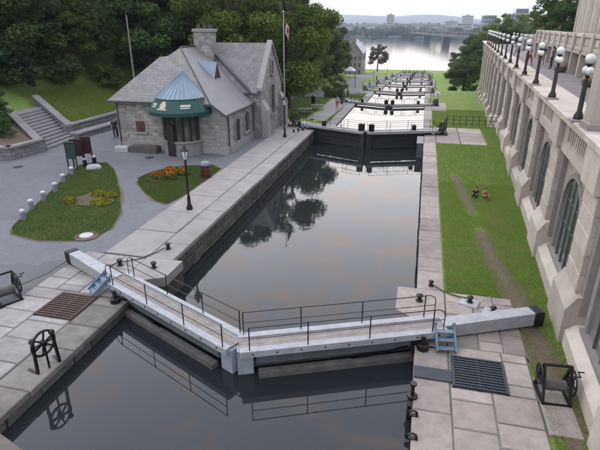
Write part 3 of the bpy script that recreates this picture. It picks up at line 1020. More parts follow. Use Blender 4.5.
# ------------------------------------------------------------------ vegetation
def crown_mesh(name, m, h, rad, n, leaf, seed, shape='round', base=.28, clumps=42):
    r = np.random.default_rng(seed)
    cs, rr = [], []
    while len(cs) < clumps:
        u = r.uniform(-1, 1, 3)
        zf = (u[2] + 1) / 2
        if shape == 'cone':
            lim = 1.02 - .92 * zf
        elif shape == 'column':
            lim = .75 + .25 * math.sin(zf * 3.1)
        else:
            lim = math.sqrt(max(.02, 1 - (abs(zf - .42) / .62) ** 2.2))
        d = math.hypot(u[0], u[1])
        if d > lim or (d < lim * .45 and r.random() < .7):
            continue
        cs.append((u[0] * rad, u[1] * rad, h * (base + (1 - base) * zf * .95)))
        rr.append(rad * r.uniform(.22, .40) * (1 - .35 * zf))
    cs = np.array(cs); rr = np.array(rr)
    pick = r.choice(clumps, n, p=rr ** 2 / np.sum(rr ** 2))
    d = r.normal(size=(n, 3)); d /= np.linalg.norm(d, axis=1)[:, None]
    rad_ = rr[pick] * (r.uniform(.25, 1.08, n) ** .55)
    P = cs[pick] + d * rad_[:, None] * np.array([1, 1, .72 if shape != 'cone' else .45])
    if shape == 'cone':
        P[:, 2] -= np.hypot(P[:, 0], P[:, 1]) * .25
    # leaf quads facing roughly outward and up
    nrm = d + np.array([0, 0, .45]) + r.normal(size=(n, 3)) * .55
    nrm /= np.linalg.norm(nrm, axis=1)[:, None]
    a = np.cross(nrm, r.normal(size=(n, 3))); a /= np.linalg.norm(a, axis=1)[:, None]
    b = np.cross(nrm, a)
    s_ = leaf * r.uniform(.55, 1.25, n)[:, None]
    q = np.stack([P - a * s_, P - b * s_ * .55, P + a * s_, P + b * s_ * .55], 1).reshape(-1, 3)
    return np_mesh(name, q, 4, m), cs


def trunk_mesh(h, rad, cs, seed, base=.28):
    rs = random.Random(seed)
    b = MB()
    top = h * .72
    path = [(rs.uniform(-.04, .04) * h * t, rs.uniform(-.04, .04) * h * t, top * t) for t in (0, .25, .5, .75, 1)]
    r0 = h * .026
    b.tube([(0, 0, -.8)] + path, [r0 * 1.5, r0 * 1.2, r0, r0 * .8, r0 * .55, r0 * .25], 8)
    for c in cs[::4]:
        z = min(top * .95, max(h * .16, c[2] * .62))
        b.tube([(0, 0, z), (c[0] * .5, c[1] * .5, (z + c[2]) / 2 + .2), tuple(c)], [r0 * .42, r0 * .28, r0 * .08], 5)
    return b.mesh('trunk', M_BARK)


PROTO = {}
for nm, m, h, rad, n, leaf, shape, base in (('a', L_MID, 12, 4.6, 11000, .24, 'round', .2), ('b', L_DARK, 13, 4.8, 11000, .24, 'round', .14),
                                            ('c', L_DARK, 11, 4.2, 10000, .22, 'round', .1), ('d', L_CON, 14, 3.8, 10000, .24, 'cone', .06),
                                            ('e', L_MID, 14, 3.9, 11000, .24, 'column', .12), ('r', L_RED, 13, 4.6, 4600, .32, 'round', .3),
                                            ('s', L_MID, 5, 2.2, 5000, .15, 'round', .1), ('f', L_MID, 20, 6.4, 30000, .21, 'round', .16), ('g', L_MID, 21, 5.8, 30000, .21, 'column', .12)):
    me, cs = crown_mesh('crown', m, h, rad, n, leaf, hash(nm) % 97 if False else ord(nm), shape, base)
    PROTO[nm] = (me, trunk_mesh(h, rad, cs, ord(nm)), h)


def tree(kind, name, label, cat, x, y, h, group=None, wide=1.0, z=None, rz=None):
    me, tr, h0 = PROTO[kind]
    zz = hz1(x, y) if z is None else z
    t = thing(name, label, cat, (x, y, zz), random.uniform(0, 6.28) if rz is None else rz, group)
    k = h / h0
    t.scale = (k * wide, k * wide, k)
    place('crown', me, t)
    place('trunk', tr, t)
    return t


# big dark tree over the steps and the slope behind
tree('d', 'spruce_tree', 'dark spreading evergreen hanging over the stone steps at left edge', 'tree', -39.5, 38.0, 10.5, None, 1.5)
tree('c', 'broadleaf_tree', 'low dark tree with branches reaching down over the top of the steps', 'tree', -37.2, 41.5, 9.6, None, 1.25)
tree('c', 'broadleaf_tree', 'dark bushy tree at far left behind the stone steps', 'tree', -43, 42, 11, None, 1.1)
rt = random.Random(5)
GRP = 'trees on the wooded bank'
rows = []
for y in np.arange(44, 190, 7.0):
    foot = -29.3 + 5.5 * float(sst(48, 62, y)) - 12 * float(sst(165, 195, y))
    for j in range(7 if y < 110 else 4):
        x = foot - 3.5 - j * 6.4 + rt.uniform(-1.6, 1.6)
        yy = y + rt.uniform(-2.2, 2.2)
        if yy < 52 and x > -37.0: continue
        if j == 0 and yy < 66: x -= 4
        rows.append((x, yy, j))
for x, yy, j in rows:
    kd = rt.choice('bccdb') if x < -40 and yy < 80 else rt.choice('abcae')
    az = x / yy
    zone = 'at the far left edge' if az < -.95 else 'above the stone steps' if az < -.72 else 'left of the house chimney' if az < -.5 else 'behind the house roof' if az < -.36 else 'around the flagpole' if az < -.27 else 'left of the museum'
    lab = {'a': 'mid green broadleaf tree', 'b': 'dark full-crowned tree', 'c': 'dark bushy tree', 'd': 'dark pointed evergreen', 'e': 'tall narrow green tree'}[kd]
    lab += ' in the wooded bank ' + zone + (', front row' if j < 2 else ', middle rows' if j < 4 else ', highest rows')
    tree(kd, 'hillside_tree', lab, 'tree', x, yy, rt.uniform(11, 15), GRP, rt.uniform(.95, 1.2))
for i, (kd, x, y, h, w) in enumerate((('f', -18.0, 66.0, 21, .98), ('f', -22.5, 58.5, 20, 1.0), ('g', -24, 75, 22, 1.0), ('f', -23.8, 85, 21, 1.0), ('f', -25.0, 97, 19, 1.0),
                                      ('a', -25.5, 110, 16, 1.0), ('b', -25.5, 124, 15.5, 1.0), ('a', -29, 141, 15, 1.0), ('b', -31, 158, 14, 1.0), ('a', -35, 176, 13, 1.0))):
    tree(kd, 'bankside_tree', ['green tree with visible trunk on the grass right of the flagpole', 'tall green tree directly behind the house gable',
                               'tallest green tree right of the flagpole', 'tall green tree, second beyond the flagpole', 'dense green tree, third beyond the flagpole',
                               'green tree above the asphalt path, fourth beyond the flagpole', 'green tree where the path bends, fifth beyond the flagpole',
                               'tree bordering the path ahead of the tin-roofed museum', 'tree just left of the tin-roofed museum', 'small far tree behind the museum roof'][i],
         'tree', x, y, h, GRP, w)
tree('s', 'young_tree', 'small round young tree beside the lock path', 'tree', -14.2, 82, 4.6, None, 1.0)
tree('r', 'copper_tree', 'lone copper-leaved tree silhouetted against the bright river', 'tree', -24.5, 272, 14.5, None, 1.0)
for i, (kd, x, y, h, w) in enumerate((('c', 8.6, 116, 7.5, 1.25), ('b', 12.5, 134, 8.5, 1.2), ('a', 10.4, 150, 7.5, 1.1), ('c', 14.5, 160, 11.5, 1.2), ('b', 19, 145, 12, 1.1), ('a', 20, 175, 13, 1.2),
                                      ('b', 13, 190, 10.5, 1.3), ('a', 27, 190, 14, 1.2), ('c', 19, 215, 12, 1.3), ('b', 30, 230, 14, 1.3), ('a', 22, 250, 12, 1.3), ('b', 40, 210, 15, 1.2),
                                      ('e', 46, 240, 15, 1.2), ('a', 36, 262, 13, 1.3))):
    tree(kd, 'ravine_tree', ['rounded dark bush tree on lawn past the far end of the terrace wall', 'full green tree just past the end of the terrace wall'][i] if i < 2 else
         'green tree in the clump between terrace end and river', 'tree', x, y, h, 'trees past the end of the terrace', w)
for i, (kd, x, y, h) in enumerate((('b', 19, 84, 8.5), ('a', 23, 92, 9.5), ('b', 25, 74, 11), ('c', 29, 80, 11), ('a', 20, 100, 6.5), ('e', 33, 98, 14))):
    tree(kd, 'terrace_tree', ['dark round tree just left of the arcade end', 'light green tree behind the far lamps of the terrace', 'tall dark tree beside the fluted building', 'dark bushy tree touching the fluted building', 'smallest green tree past the arcade end', 'tallest slender tree behind the arcade'][i], 'tree', x, y, h, 'trees behind the terrace arcade', 1.1, z=7.2)


def blades(name, label, polyf, n, box, hmin, hmax, m, zf, seed, wid=.012, loc=None):
    """grass: upright triangles, one object of stuff"""
    r = np.random.default_rng(seed)
    x = r.uniform(box[0], box[1], n * 2); y = r.uniform(box[2], box[3], n * 2)
    k = polyf(x, y)
    x, y = x[k][:n], y[k][:n]
    z = zf(x, y)
    a = r.uniform(0, 6.283, len(x)); h = r.uniform(hmin, hmax, len(x)); w = wid * r.uniform(.6, 1.4, len(x))
    lx, ly = r.normal(size=len(x)) * h * .5, r.normal(size=len(x)) * h * .5
    p0 = np.stack([x - np.cos(a) * w, y - np.sin(a) * w, z - .01], 1)
    p1 = np.stack([x + np.cos(a) * w, y + np.sin(a) * w, z - .01], 1)
    p2 = np.stack([x + lx, y + ly, z + h], 1)
    v = np.stack([p0, p1, p2], 1).reshape(-1, 3)
    o = place(name, np_mesh(name, v, 3, m))
    return tag(o, label, 'grass', None, 'stuff')


def inpoly(poly):
    P = np.array(poly)

    def f(x, y):
        c = np.zeros(len(x), bool)
        j = len(P) - 1
        for i in range(len(P)):
            xi, yi = P[i]; xj, yj = P[j]
            c ^= ((yi > y) != (yj > y)) & (x < (xj - xi) * (y - yi) / (yj - yi + 1e-12) + xi)
            j = i
        return c
    return f


def offpath(x, y):
    d = np.full(len(x), 9.0)
    pts = [(3.2, 22.6), (3.45, 19.2), (3.85, 16.4), (4.12, 14.0), (4.2, 11.4), (4.15, 8.6)]
    pts2 = [(2.45, 31.5), (2.9, 26.5), (3.1, 24.6)]
    for pp, w in ((pts, 1.0), (pts2, 1.0)):
        for a, b in zip(pp[:-1], pp[1:]):
            ab = np.array(b) - np.array(a)
            t = np.clip(((x - a[0]) * ab[0] + (y - a[1]) * ab[1]) / (ab @ ab), 0, 1)
            d = np.minimum(d, np.hypot(x - a[0] - t * ab[0], y - a[1] - t * ab[1]) * w)
    return d


GX = lambda y: 4.66 + .062 * (y - 14)          # outer face of the terrace wall bases
rg = np.random.default_rng(3)


def lawn(x, y):
    k = (x < GX(y) + .55) & (((x > 1.46) & (y > 16.25)) | ((x > 3.72) & (y <= 16.25)))
    k &= ~((x < 5.5) & (y > 40.7) & (y < 47.6))
    d = offpath(x, y)
    return k & (rg.random(len(x)) < np.clip((d - .04) / .42, 0.12, 1))


blades('lawn_grass', 'mown green lawn between the right lock wall and terrace wall', lawn, 150000, (1.4, 7.5, 8, 30), .03, .075, L_GRASS, hgt, 1, .011)
blades('lawn_grass', 'mown lawn farther along the right lock wall', lawn, 90000, (1.4, 9, 30, 70), .04, .10, L_GRASS, hgt, 2, .02)

ISL1 = [(-17.9, 16.9), (-16.2, 16.55), (-14.6, 16.9), (-13.9, 17.6), (-13.8, 18.6), (-14.6, 20.6), (-16.3, 23.2), (-18.2, 25.8), (-19.6, 27.6), (-21.0, 28.9), (-21.9, 28.7), (-22.4, 27.8), (-21.6, 25.4),
        (-20.4, 22.6), (-19.2, 19.4), (-18.5, 17.6)]
ISL2 = [(-16.9, 26.2), (-16.75, 27.6), (-16.2, 28.7), (-15.2, 29.5), (-13.6, 30.1), (-12.7, 29.4), (-12.62, 27.5), (-12.62, 24), (-12.85, 22.3), (-13.6, 22.5), (-14.9, 23.6), (-16.3, 25.1)]
for P, nm in ((ISL1, 'grass_island'), (ISL2, 'grass_island')):
    tag(MB().prism(P, -.2, .045).build(nm, M_GRASSP), kind='structure')
    cx_ = sum(p[0] for p in P) / len(P); cy_ = sum(p[1] for p in P) / len(P)
    rr_ = random.Random(len(P))
    rim = []
    for (xa, ya), (xb, yb) in zip(P, P[1:] + P[:1]):
        for t_ in (0, .33, .66):
            x, y = xa + (xb - xa) * t_, ya + (yb - ya) * t_
            d_ = math.hypot(x - cx_, y - cy_)
            k_ = 1 + rr_.uniform(.05, .24) / d_
            rim.append((cx_ + (x - cx_) * k_, cy_ + (y - cy_) * k_))
    tag(MB().prism(rim, -.1, .012).build('earth_edge', M_DIRT), kind='structure')
blades('island_grass', 'short grass of the large island beside the white posts', inpoly(ISL1), 60000, (-22.5, -13.7, 16.4, 29), .03, .07, L_GRASSP, lambda x, y: .045 + 0 * x, 4, .012)
blades('island_grass', 'short grass of the small island with the orange flower bed', inpoly(ISL2), 40000, (-17, -12.6, 22.2, 30.2), .03, .07, L_GRASSP, lambda x, y: .045 + 0 * x, 5, .012)
blades('slope_grass', 'rough green grass on the slope above the retaining wall', lambda x, y: (x < -29.3) & ~((y < 38.6) & (x > -37)), 80000, (-40, -29.3, 34, 56), .06, .2, L_GRASS, hgt, 6, .025)
blades('bank_grass', 'grass along the left bank past the stone house', lambda x, y: ~((x > -13.7) & (x < -11.0) & (y < 90)), 60000, (-24, -10.6, 48, 100), .05, .14, L_GRASSP, hgt, 7, .03)


def flower_clump(label, c, r_, n, m, seed, hz_=.4, cat='flowers', size=.07, group=None, name='flower_clump'):
    r = np.random.default_rng(seed)
    d = r.normal(size=(n, 3)); d /= np.linalg.norm(d, axis=1)[:, None]
    P = d * (r.uniform(.3, 1, n) ** .4)[:, None] * np.array([r_, r_ * .8, hz_])
    P[:, 2] = np.abs(P[:, 2]) + .03
    nr = d + r.normal(size=(n, 3)) * .5 + np.array([0, 0, .5])
    nr /= np.linalg.norm(nr, axis=1)[:, None]
    a = np.cross(nr, r.normal(size=(n, 3))); a /= np.linalg.norm(a, axis=1)[:, None]
    b = np.cross(nr, a)
    s_ = size * r.uniform(.6, 1.3, n)[:, None]
    q = np.stack([P - a * s_, P - b * s_ * .6, P + a * s_, P + b * s_ * .6], 1).reshape(-1, 3)
    t = thing(name, label, cat, (c[0], c[1], .05), 0, group)
    place('foliage', np_mesh('foliage', q, 4, m), t)
    st = MB()
    for i in range(7):
        an = i * .9
        st.tube([(0, 0, -.04), (.4 * r_ * math.cos(an), .4 * r_ * math.sin(an), hz_ * .7)], .012, 4)
    st.build('stems', M_BARK, t)


bed1 = [(-18.3, 21.6), (-17.4, 20.9), (-16.2, 20.9), (-15.8, 21.8), (-16.6, 22.9), (-17.9, 22.9)]
tag(MB().prism(bed1, -.1, .07).build('flower_bed', M_DIRT), 'bare earth bed with lime plants in the large grass island', 'flower bed')
bed2 = [(-16.3, 26.1), (-15.6, 25.7), (-14.6, 26.4), (-14.2, 27.6), (-14.9, 28.2), (-15.8, 27.9), (-16.2, 27.0)]
tag(MB().prism(bed2, -.1, .07).build('flower_bed', M_DIRT), 'round earth bed under orange flowers near the house door', 'flower bed')
for i, (x, y, r_, l_) in enumerate(((-17.2, 22.6, .5, 'lime green plant at the back of the earth bed'), (-16.5, 22.5, .45, 'lime green plant at back right of the earth bed'),
                                    (-16.3, 21.4, .62, 'largest yellow-green plant at right of the earth bed'), (-18.1, 21.2, .42, 'small yellow-green plant at left of the earth bed'))):
    flower_clump(l_, (x, y), r_, 420, L_YEL, 40 + i, .26, 'plant', .07, 'lime plants in the earth bed', 'bedding_plant')
for i, (x, y, r_, l_) in enumerate(((-15.7, 26.4, .5, 'orange flower clump at the left front of the round bed'), (-15.2, 27.2, .55, 'orange flower clump in the middle of the round bed'),
                                    (-14.6, 27.6, .5, 'yellow-orange flower clump at the right of the round bed'), (-15.5, 27.7, .42, 'orange flower clump at the back of the round bed'),
                                    (-14.9, 26.6, .4, 'orange flower clump at the front right of the round bed'))):
    flower_clump(l_, (x, y), r_ * .9, 420, L_ORG, 60 + i, .42, 'flowers', .075, 'orange flowers in the round bed')
    flower_clump(['leafy green base under the left front orange flowers', 'leafy green base under the middle orange flowers', 'leafy green base under the right orange flowers', 'leafy green base under the back orange flowers', 'leafy green base under the front right orange flowers'][i],
                 (x + .1, y - .1), r_ * 1.15, 200, L_DARK, 80 + i, .25, 'plant', .08, 'leaves under the orange flowers', 'bedding_plant')

# ------------------------------------------------------------------ stone house
H = thing('stone_house', 'grey limestone lock house with slate roof, gable and green awning', 'house', (0, 0, 0))
fy, xl, xr, yb = 33.25, -22.6, -13.75, 46.0
ez, ezr = 3.75, 3.0
RX, RZ, RY = -19.3, 7.25, 38.2
MB().bb(xl, xr, fy, yb, -.1, ezr - .02).build('wall', M_HOUSE, H)
wl_ = MB()
sl = (RZ - ezr) / (xr + .15 - RX)                        # right slope
xk = xr + .15 - (ez - ezr) / sl
wl_.prism([(xl, fy), (xk - .25, fy), (xk - .25, yb), (xl, yb)], ezr - .02, ez - .02)
wl_.extr([(xk - .25, ezr - .02), (xr - .02, ezr - .02), (xk - .25, ez - .04)], (0, fy + .01, 0), (1, 0, 0), (0, 0, 1), 0, .5, (0, 1, 0))
wl_.build('upper_wall', M_HOUSE, H)
MB().bb(xl - .12, xr + .12, fy - .12, yb, -.1, .55).build('plinth', M_HDRES, H)
# roof planes with thickness
A = (xl - .45, fy - .45, ez - .1); B = (-20.6, 37.05, 6.57); C = (-20.0, 37.2, 6.62); Dp = (RX, RY, RZ)
Ek = (xk + .02, fy - .45, ez - .1); E_ = (xr + .2, fy - .45, ezr - .08)
D2 = (RX, yb, RZ); E2 = (xr + .2, yb, ezr - .08); A2 = (xl - .45, yb, ez - .1); B2 = (-20.6, yb, 6.57); C2 = (-20.0, yb, 6.62)


def plane(name, pts, m, th=.12, parent=H):
    n = len(pts)
    P = [Vector(p) for p in pts]
    nr = (P[1] - P[0]).cross(P[2] - P[0]).normalized()
    if nr.z < 0:
        P = P[::-1]; nr = -nr
    vs = [p for p in P] + [p - Vector((0, 0, th)) for p in P]
    fs = [tuple(range(n)), tuple(range(2 * n - 1, n - 1, -1))] + [(i, n + i, n + (i + 1) % n, (i + 1) % n) for i in range(n)]
    return MB().add(vs, fs).build(name, m, parent)


rf = plane('roof', [A, Ek, Dp, C, B], M_SLATE)
plane('roof_slope', [Ek, E_, E2, D2, Dp], M_SLATEB)
plane('roof_slope', [A, B, B2, A2], M_SLATE)
plane('roof_slope', [B, C, C2, B2], M_SLATE)
plane('roof_slope', [C, Dp, D2, C2], M_SLATE)
MB().tube([Dp, Ek, E_], .07, 6).build('hip_flashing', M_LEAD, H)
MB().tube([A, Ek], .06, 6).build('gutter', M_LEAD, H)
MB().tube([E_, (xr + .2, 39.3, ezr - .08)], .06, 6).build('gutter', M_LEAD, H)
MB().tube([(RX, RY, RZ + .02), (RX, yb, RZ + .02)], .08, 6).build('ridge_cap', M_LEAD, H)
chm = thing('tmp', 'x', 'x'); bpy.data.objects.remove(chm)
ck = MB().bb(-19.35, -17.75, 40.9, 41.9, 6.0, 8.5).build('chimney', M_HOUSE, H)
MB().bb(-19.45, -17.65, 40.8, 42.0, 8.38, 8.62, .04).build('chimney_cap', M_HDRES, ck)
for i in range(3):
    MB().lathe([(.12, 0), (.14, .05), (.11, .35), (.13, .38)], (-19.05 + i * .5, 41.4, 8.62), 10).build('chimney_pot', M_LEAD, ck)
for xx, yy_, zt in ((xl + .12, fy - .1, ez - .15), (xr + .1, fy + .35, ezr - .15), (xr + .1, 39.2, ezr - .15)):
    MB().tube([(xx, yy_, .1), (xx, yy_, zt - .25), (xx, yy_ - .15, zt)], .045, 6).build('downpipe', M_LEAD, H)
# triangular dormer on the right slope
dm = MB()
dz0 = RZ - sl * ((-15.9) - RX)
dr = (-17.9, 38.1, RZ - sl * (-17.9 - RX) + .02)
ap = (-16.2, 38.1, dr[2] - .05)
dl = (-16.2, 37.45, RZ - sl * (-16.2 - RX)); dr2 = (-16.2, 38.75, RZ - sl * (-16.2 - RX))
plane('dormer_roof', [dr, ap, dl], M_METAL, .05); plane('dormer_roof', [dr, ap, dr2], M_METAL, .05)
MB().add([(dl[0] - .03, dl[1], dl[2]), (dr2[0] - .03, dr2[1], dr2[2]), (ap[0] - .03, ap[1], ap[2] - .05)], [(0, 1, 2)]).build('dormer_front', M_REDW, H)
# gable wing facing the canal
gy0, gy1, gym = 39.6, 45.6, 42.6
gx = -13.0
wg = MB()
wg.extr([(gy0, -.1), (gy1, -.1), (gy1, 4.0), (gym, 7.4), (gy0, 4.0)], (0, 0, 0), (0, 1, 0), (0, 0, 1), -18.5, gx, (1, 0, 0))
wg.build('gable_wall', M_HOUSE, H)
gs = (7.4 - 4.0) / 3.0
plane('gable_roof', [(-19.2, gym, 7.5), (gx - .25, gym, 7.5), (gx - .25, gy0 - .3, 4.08 - .3 * gs), (-19.2, gy0 - .3, 4.08 - .3 * gs)], M_SLATE, .1)
plane('gable_roof', [(-19.2, gym, 7.5), (gx - .25, gym, 7.5), (gx - .25, gy1 + .3, 4.08 - .3 * gs), (-19.2, gy1 + .3, 4.08 - .3 * gs)], M_SLATE, .1)
for ya, yb_ in ((gy0 - .25, gym), (gy1 + .25, gym)):
    za = 7.55 - abs(ya - gym) * gs
    b = MB()
    b.add([(gx - .35, ya, za), (gx + .12, ya, za), (gx + .12, ya, za + .24), (gx - .35, ya, za + .24), (gx - .35, yb_, 7.45), (gx + .12, yb_, 7.45), (gx + .12, yb_, 7.75), (gx - .35, yb_, 7.75)],
          [(0, 1, 2, 3), (7, 6, 5, 4), (0, 4, 5, 1), (1, 5, 6, 2), (2, 6, 7, 3), (3, 7, 4, 0)])
    b.build('gable_coping', M_HDRES, H)
MB().beam((-18.3, 40.15, 6.0), (-13.7, gy0 - .15, 3.75), .3, .1)
MB().tube([(RX + .4, gym - .3, 7.35), (-16.0, gy0 + .9, 5.35), (-14.2, gy0 - .2, 4.05), (-13.9, gy0 - .35, 3.7)], .13, 6).build('valley_flashing', M_LEAD, H)
for yy in (gy0 + .25, gy1 - .25):
    b = MB(); b.bb(gx, gx + .55, yy - .45, yy + .45, -.1, 2.3); b.extr([(0, 2.3), (.55, 2.3), (0, 3.1)], (gx, yy - .45, 0), (1, 0, 0), (0, 0, 1), 0, .9, (0, 1, 0))
    b.build('buttress', M_HDRES, H)
MB().bb(gx - .1, gx + .1, gy0 + .7, gy1 - .7, -.1, .6).build('plinth', M_HDRES, H)


def arch_poly(w, h, n=8, x0=0):
    pts = [(x0 - w / 2, 0), (x0 + w / 2, 0)]
    r = w / 2
    for i in range(n + 1):
        t = math.pi * i / n
        pts.append((x0 + r * math.cos(t), h - r + r * math.sin(t)))
    return pts


def arched_opening(parent, x, y, z, w, h, kind='window', frame=M_HDRES, face=1):
    """arched window on a wall whose outer face is the plane x; looks towards +x"""
    f = MB()
    n = 10
    out = arch_poly(w + .36, h + .18, n); inn = arch_poly(w, h, n)
    k = len(out)
    d = .09 * face
    vs = [(x, y + a, z + b) for a, b in out] + [(x + d, y + a, z + b) for a, b in out] + [(x + d, y + a, z + b + (.0)) for a, b in inn] + [(x - .0, y + a, z + b) for a, b in inn]
    fs = []
    for i in range(1, k):
        j = (i + 1) % k
        fs += [(i, j, k + j, k + i), (k + i, k + j, 2 * k + j, 2 * k + i), (2 * k + i, 2 * k + j, 3 * k + j, 3 * k + i)]
    fr = f.add(vs, fs).build(kind, frame, parent)
    g = MB().add([(x + .012 * face, y + a, z + b) for a, b in inn], [tuple(range(len(inn)))])
    g.build('pane', (M_GLASSW if face < 0 else M_GLASS) if kind == 'window' else M_DOOR, fr)
    m = MB(); m.bb(min(x + .015 * face, x + .06 * face), max(x + .015 * face, x + .06 * face), y - .025, y + .025, z, z + h - .03)
    if kind == 'window':
        for q in ((.35, .66) if face > 0 else (.45,)):
            m.bb(min(x + .015 * face, x + .05 * face), max(x + .015 * face, x + .05 * face), y - w / 2, y + w / 2, z + h * q - .02, z + h * q + .02)
    m.build('glazing_bar' if kind == 'window' else 'door_joint', M_FRAME, fr)
    if kind == 'window':
        MB().bb(min(x, x + .18 * face), max(x, x + .18 * face), y - w / 2 - .25, y + w / 2 + .25, z - .16, z - .002).build('sill', frame, fr)


arched_opening(H, xr + .002, 35.6, .12, .85, 2.15, 'door')
arched_opening(H, xr + .002, 37.7, .9, 1.05, 1.6)
arched_opening(H, gx + .002, gym, 1.6, 1.1, 2.5)
arched_opening(H, gx + .002, gym, 5.0, .5, 1.1)
# small red barred window and quoins on the front
rw = MB().bb(-21.05, -20.35, fy - .05, fy + .05, 1.35, 2.15).build('window', M_REDW, H)
MB().bb(-20.72, -20.68, fy - .08, fy - .05, 1.35, 2.15).build('glazing_bar', M_FRAME, rw)
MB().bb(-21.05, -20.35, fy - .08, fy - .05, 1.73, 1.77).build('glazing_bar', M_FRAME, rw)
MB().bb(-21.25, -20.15, fy - .12, fy, 1.2, 1.348).build('sill', M_HDRES, rw)
for i in range(8):
    w = .75 if i % 2 else .5
    z0 = .56 + i * .32
    if z0 + .3 < ezr:
        MB().bb(xr - w, xr + .035, fy - .035, fy + (.5 if i % 2 else .75), z0, z0 + .3, .02).build('quoin', M_HDRES, H)
    MB().bb(xl - .035, xl + w, fy - .035, fy + (.5 if i % 2 else .75), z0, z0 + .3, .02).build('quoin', M_HDRES, H)
# round entrance bay
bc = (-17.15, 33.35)


def ngon(r, n=12, a0=math.pi, a1=2 * math.pi):
    return [(bc[0] + r * math.cos(a0 + (a1 - a0) * i / n), bc[1] + r * math.sin(a0 + (a1 - a0) * i / n)) for i in range(n + 1)]


NB = 8
base = MB(); base.prism(ngon(1.55, NB), -.1, .95); base.build('bay_base', M_HDRES, H)
MB().prism(ngon(1.66, NB), .95, 1.06).build('bay_sill', M_HDRES, H)
MB().prism(ngon(1.36, NB), 1.06, 3.2).build('bay_glazing', M_GLASS, H)
for x, y in ngon(1.42, NB):
    MB().bb(x - .075, x + .075, y - .075, y + .075, 1.06, 3.3).build('bay_mullion', M_DOOR, H)
MB().prism(ngon(1.5, NB), 2.85, 3.4).build('bay_head', M_DOOR, H)
# door leaf of the bay
dpts = ngon(1.6, NB)
p, q = dpts[3], dpts[4]
dleaf = MB().add([(p[0] * 1, p[1] - .1, 0), (q[0], q[1] - .1, 0), (q[0], q[1] - .1, 2.3), (p[0], p[1] - .1, 2.3), (p[0], p[1] + .2, 0), (q[0], q[1] + .2, 0), (q[0], q[1] + .2, 2.3), (p[0], p[1] + .2, 2.3)],
                 [(0, 1, 2, 3), (7, 6, 5, 4), (0, 4, 5, 1), (1, 5, 6, 2), (2, 6, 7, 3), (3, 7, 4, 0)]).build('door', M_DOOR, H)
MB().sphere((q[0] - .1, q[1] - .13, 1.05), .035, 8, 5).build('handle', M_ALU, dleaf)


def halfcone(name, r0, z0, r1, z1, m, n, c1=None, th=.03):
    """polygonal skirt from ring r0,z0 up to ring r1,z1"""
    c1 = c1 or bc
    vs, fs = [], []
    for i in range(n + 1):
        t = math.pi * (1 + i / n)
        vs.append((bc[0] + r0 * math.cos(t), bc[1] + r0 * math.sin(t), z0))
        vs.append((c1[0] + r1 * math.cos(t), c1[1] + r1 * math.sin(t), z1))
    for i in range(n):
        fs.append((2 * i, 2 * i + 2, 2 * i + 3, 2 * i + 1))
    k = len(vs)
    vs += [(v[0], v[1], v[2] - th) for v in vs]
    fs += [tuple(x + k for x in f[::-1]) for f in fs]
    for i in range(n):
        fs.append((2 * i, k + 2 * i, k + 2 * i + 2, 2 * i + 2))
    return MB().add(vs, fs).build(name, m, H)


mr_ = halfcone('bay_roof', 1.85, 4.12, .06, 5.85, M_METAL, 8, (bc[0], bc[1] + .55))
for i in range(17):
    t = math.pi * (1 + i / 16)
    r8 = 1.85 * (1 if i % 2 == 0 else math.cos(math.pi / 16))
    MB().tube([(bc[0] + r8 * math.cos(t), bc[1] + r8 * math.sin(t), 4.13), (bc[0] + .06 * math.cos(t), bc[1] + .55 + .06 * math.sin(t), 5.87)], .025, 4).build('seam', M_METAL, mr_)
aw = halfcone('awning', 2.45, 3.22, 1.8, 4.08, M_AWN, 8)
hv = MB()
vs, fs = [], []
for i in range(9):
    t = math.pi * (1 + i / 8)
    vs += [(bc[0] + 2.46 * math.cos(t), bc[1] + 2.46 * math.sin(t), 3.23), (bc[0] + 2.44 * math.cos(t), bc[1] + 2.44 * math.sin(t), 2.98)]
for i in range(8):
    fs.append((2 * i, 2 * i + 1, 2 * i + 3, 2 * i + 2))
hv.add(vs, fs).build('valance', M_AWN, aw)


def on_awning(a, f, off=.02):
    """point on awning panel: a = angle fraction 0..8, f = 0 bottom .. 1 top"""
    i = min(7, int(a)); u = a - i
    t0, t1 = math.pi * (1 + i / 8), math.pi * (1 + (i + 1) / 8)
    r = 2.45 + (1.8 - 2.45) * f + off
    x = bc[0] + r * (math.cos(t0) * (1 - u) + math.cos(t1) * u)
    y = bc[1] + r * (math.sin(t0) * (1 - u) + math.sin(t1) * u)
    return (x, y, 3.22 + .86 * f + off)


def aw_patch(a0, a1, f0, f1, m, name):
    MB().add([on_awning(a0, f0), on_awning(a1, f0), on_awning(a1, f1), on_awning(a0, f1)], [(0, 1, 2, 3)]).build(name, m, aw)


for q in range(3):
    aw_patch(2.12 + q * .2, 2.27 + q * .2, .52, .66, M_LETTER, 'lettering')
    aw_patch(2.18 + q * .2, 2.30 + q * .2, .36, .47, M_LETTER, 'lettering')
for q in range(8):
    a0 = 4.95 + q * .125
    if int(a0) == int(a0 + .1):
        aw_patch(a0, a0 + .1, .48, .62, M_LETTER, 'lettering')
        if q < 7: aw_patch(a0, a0 + .1, .34, .42, M_LETTER, 'lettering')
em = []
for q in range(14):
    t = 2 * math.pi * q / 14
    em.append(on_awning(3.5 + .32 * math.cos(t), .5 + (.24 if math.sin(t) < 0 else .36) * math.sin(t), .025))
MB().add(em, [tuple(range(14))]).build('emblem', M_CREAM, aw)
MB().add([on_awning(3.06, .22, .027), on_awning(3.94, .22, .027), on_awning(3.94, .32, .027), on_awning(3.06, .32, .027)], [(0, 1, 2, 3)]).build('emblem', M_CREAM, aw)
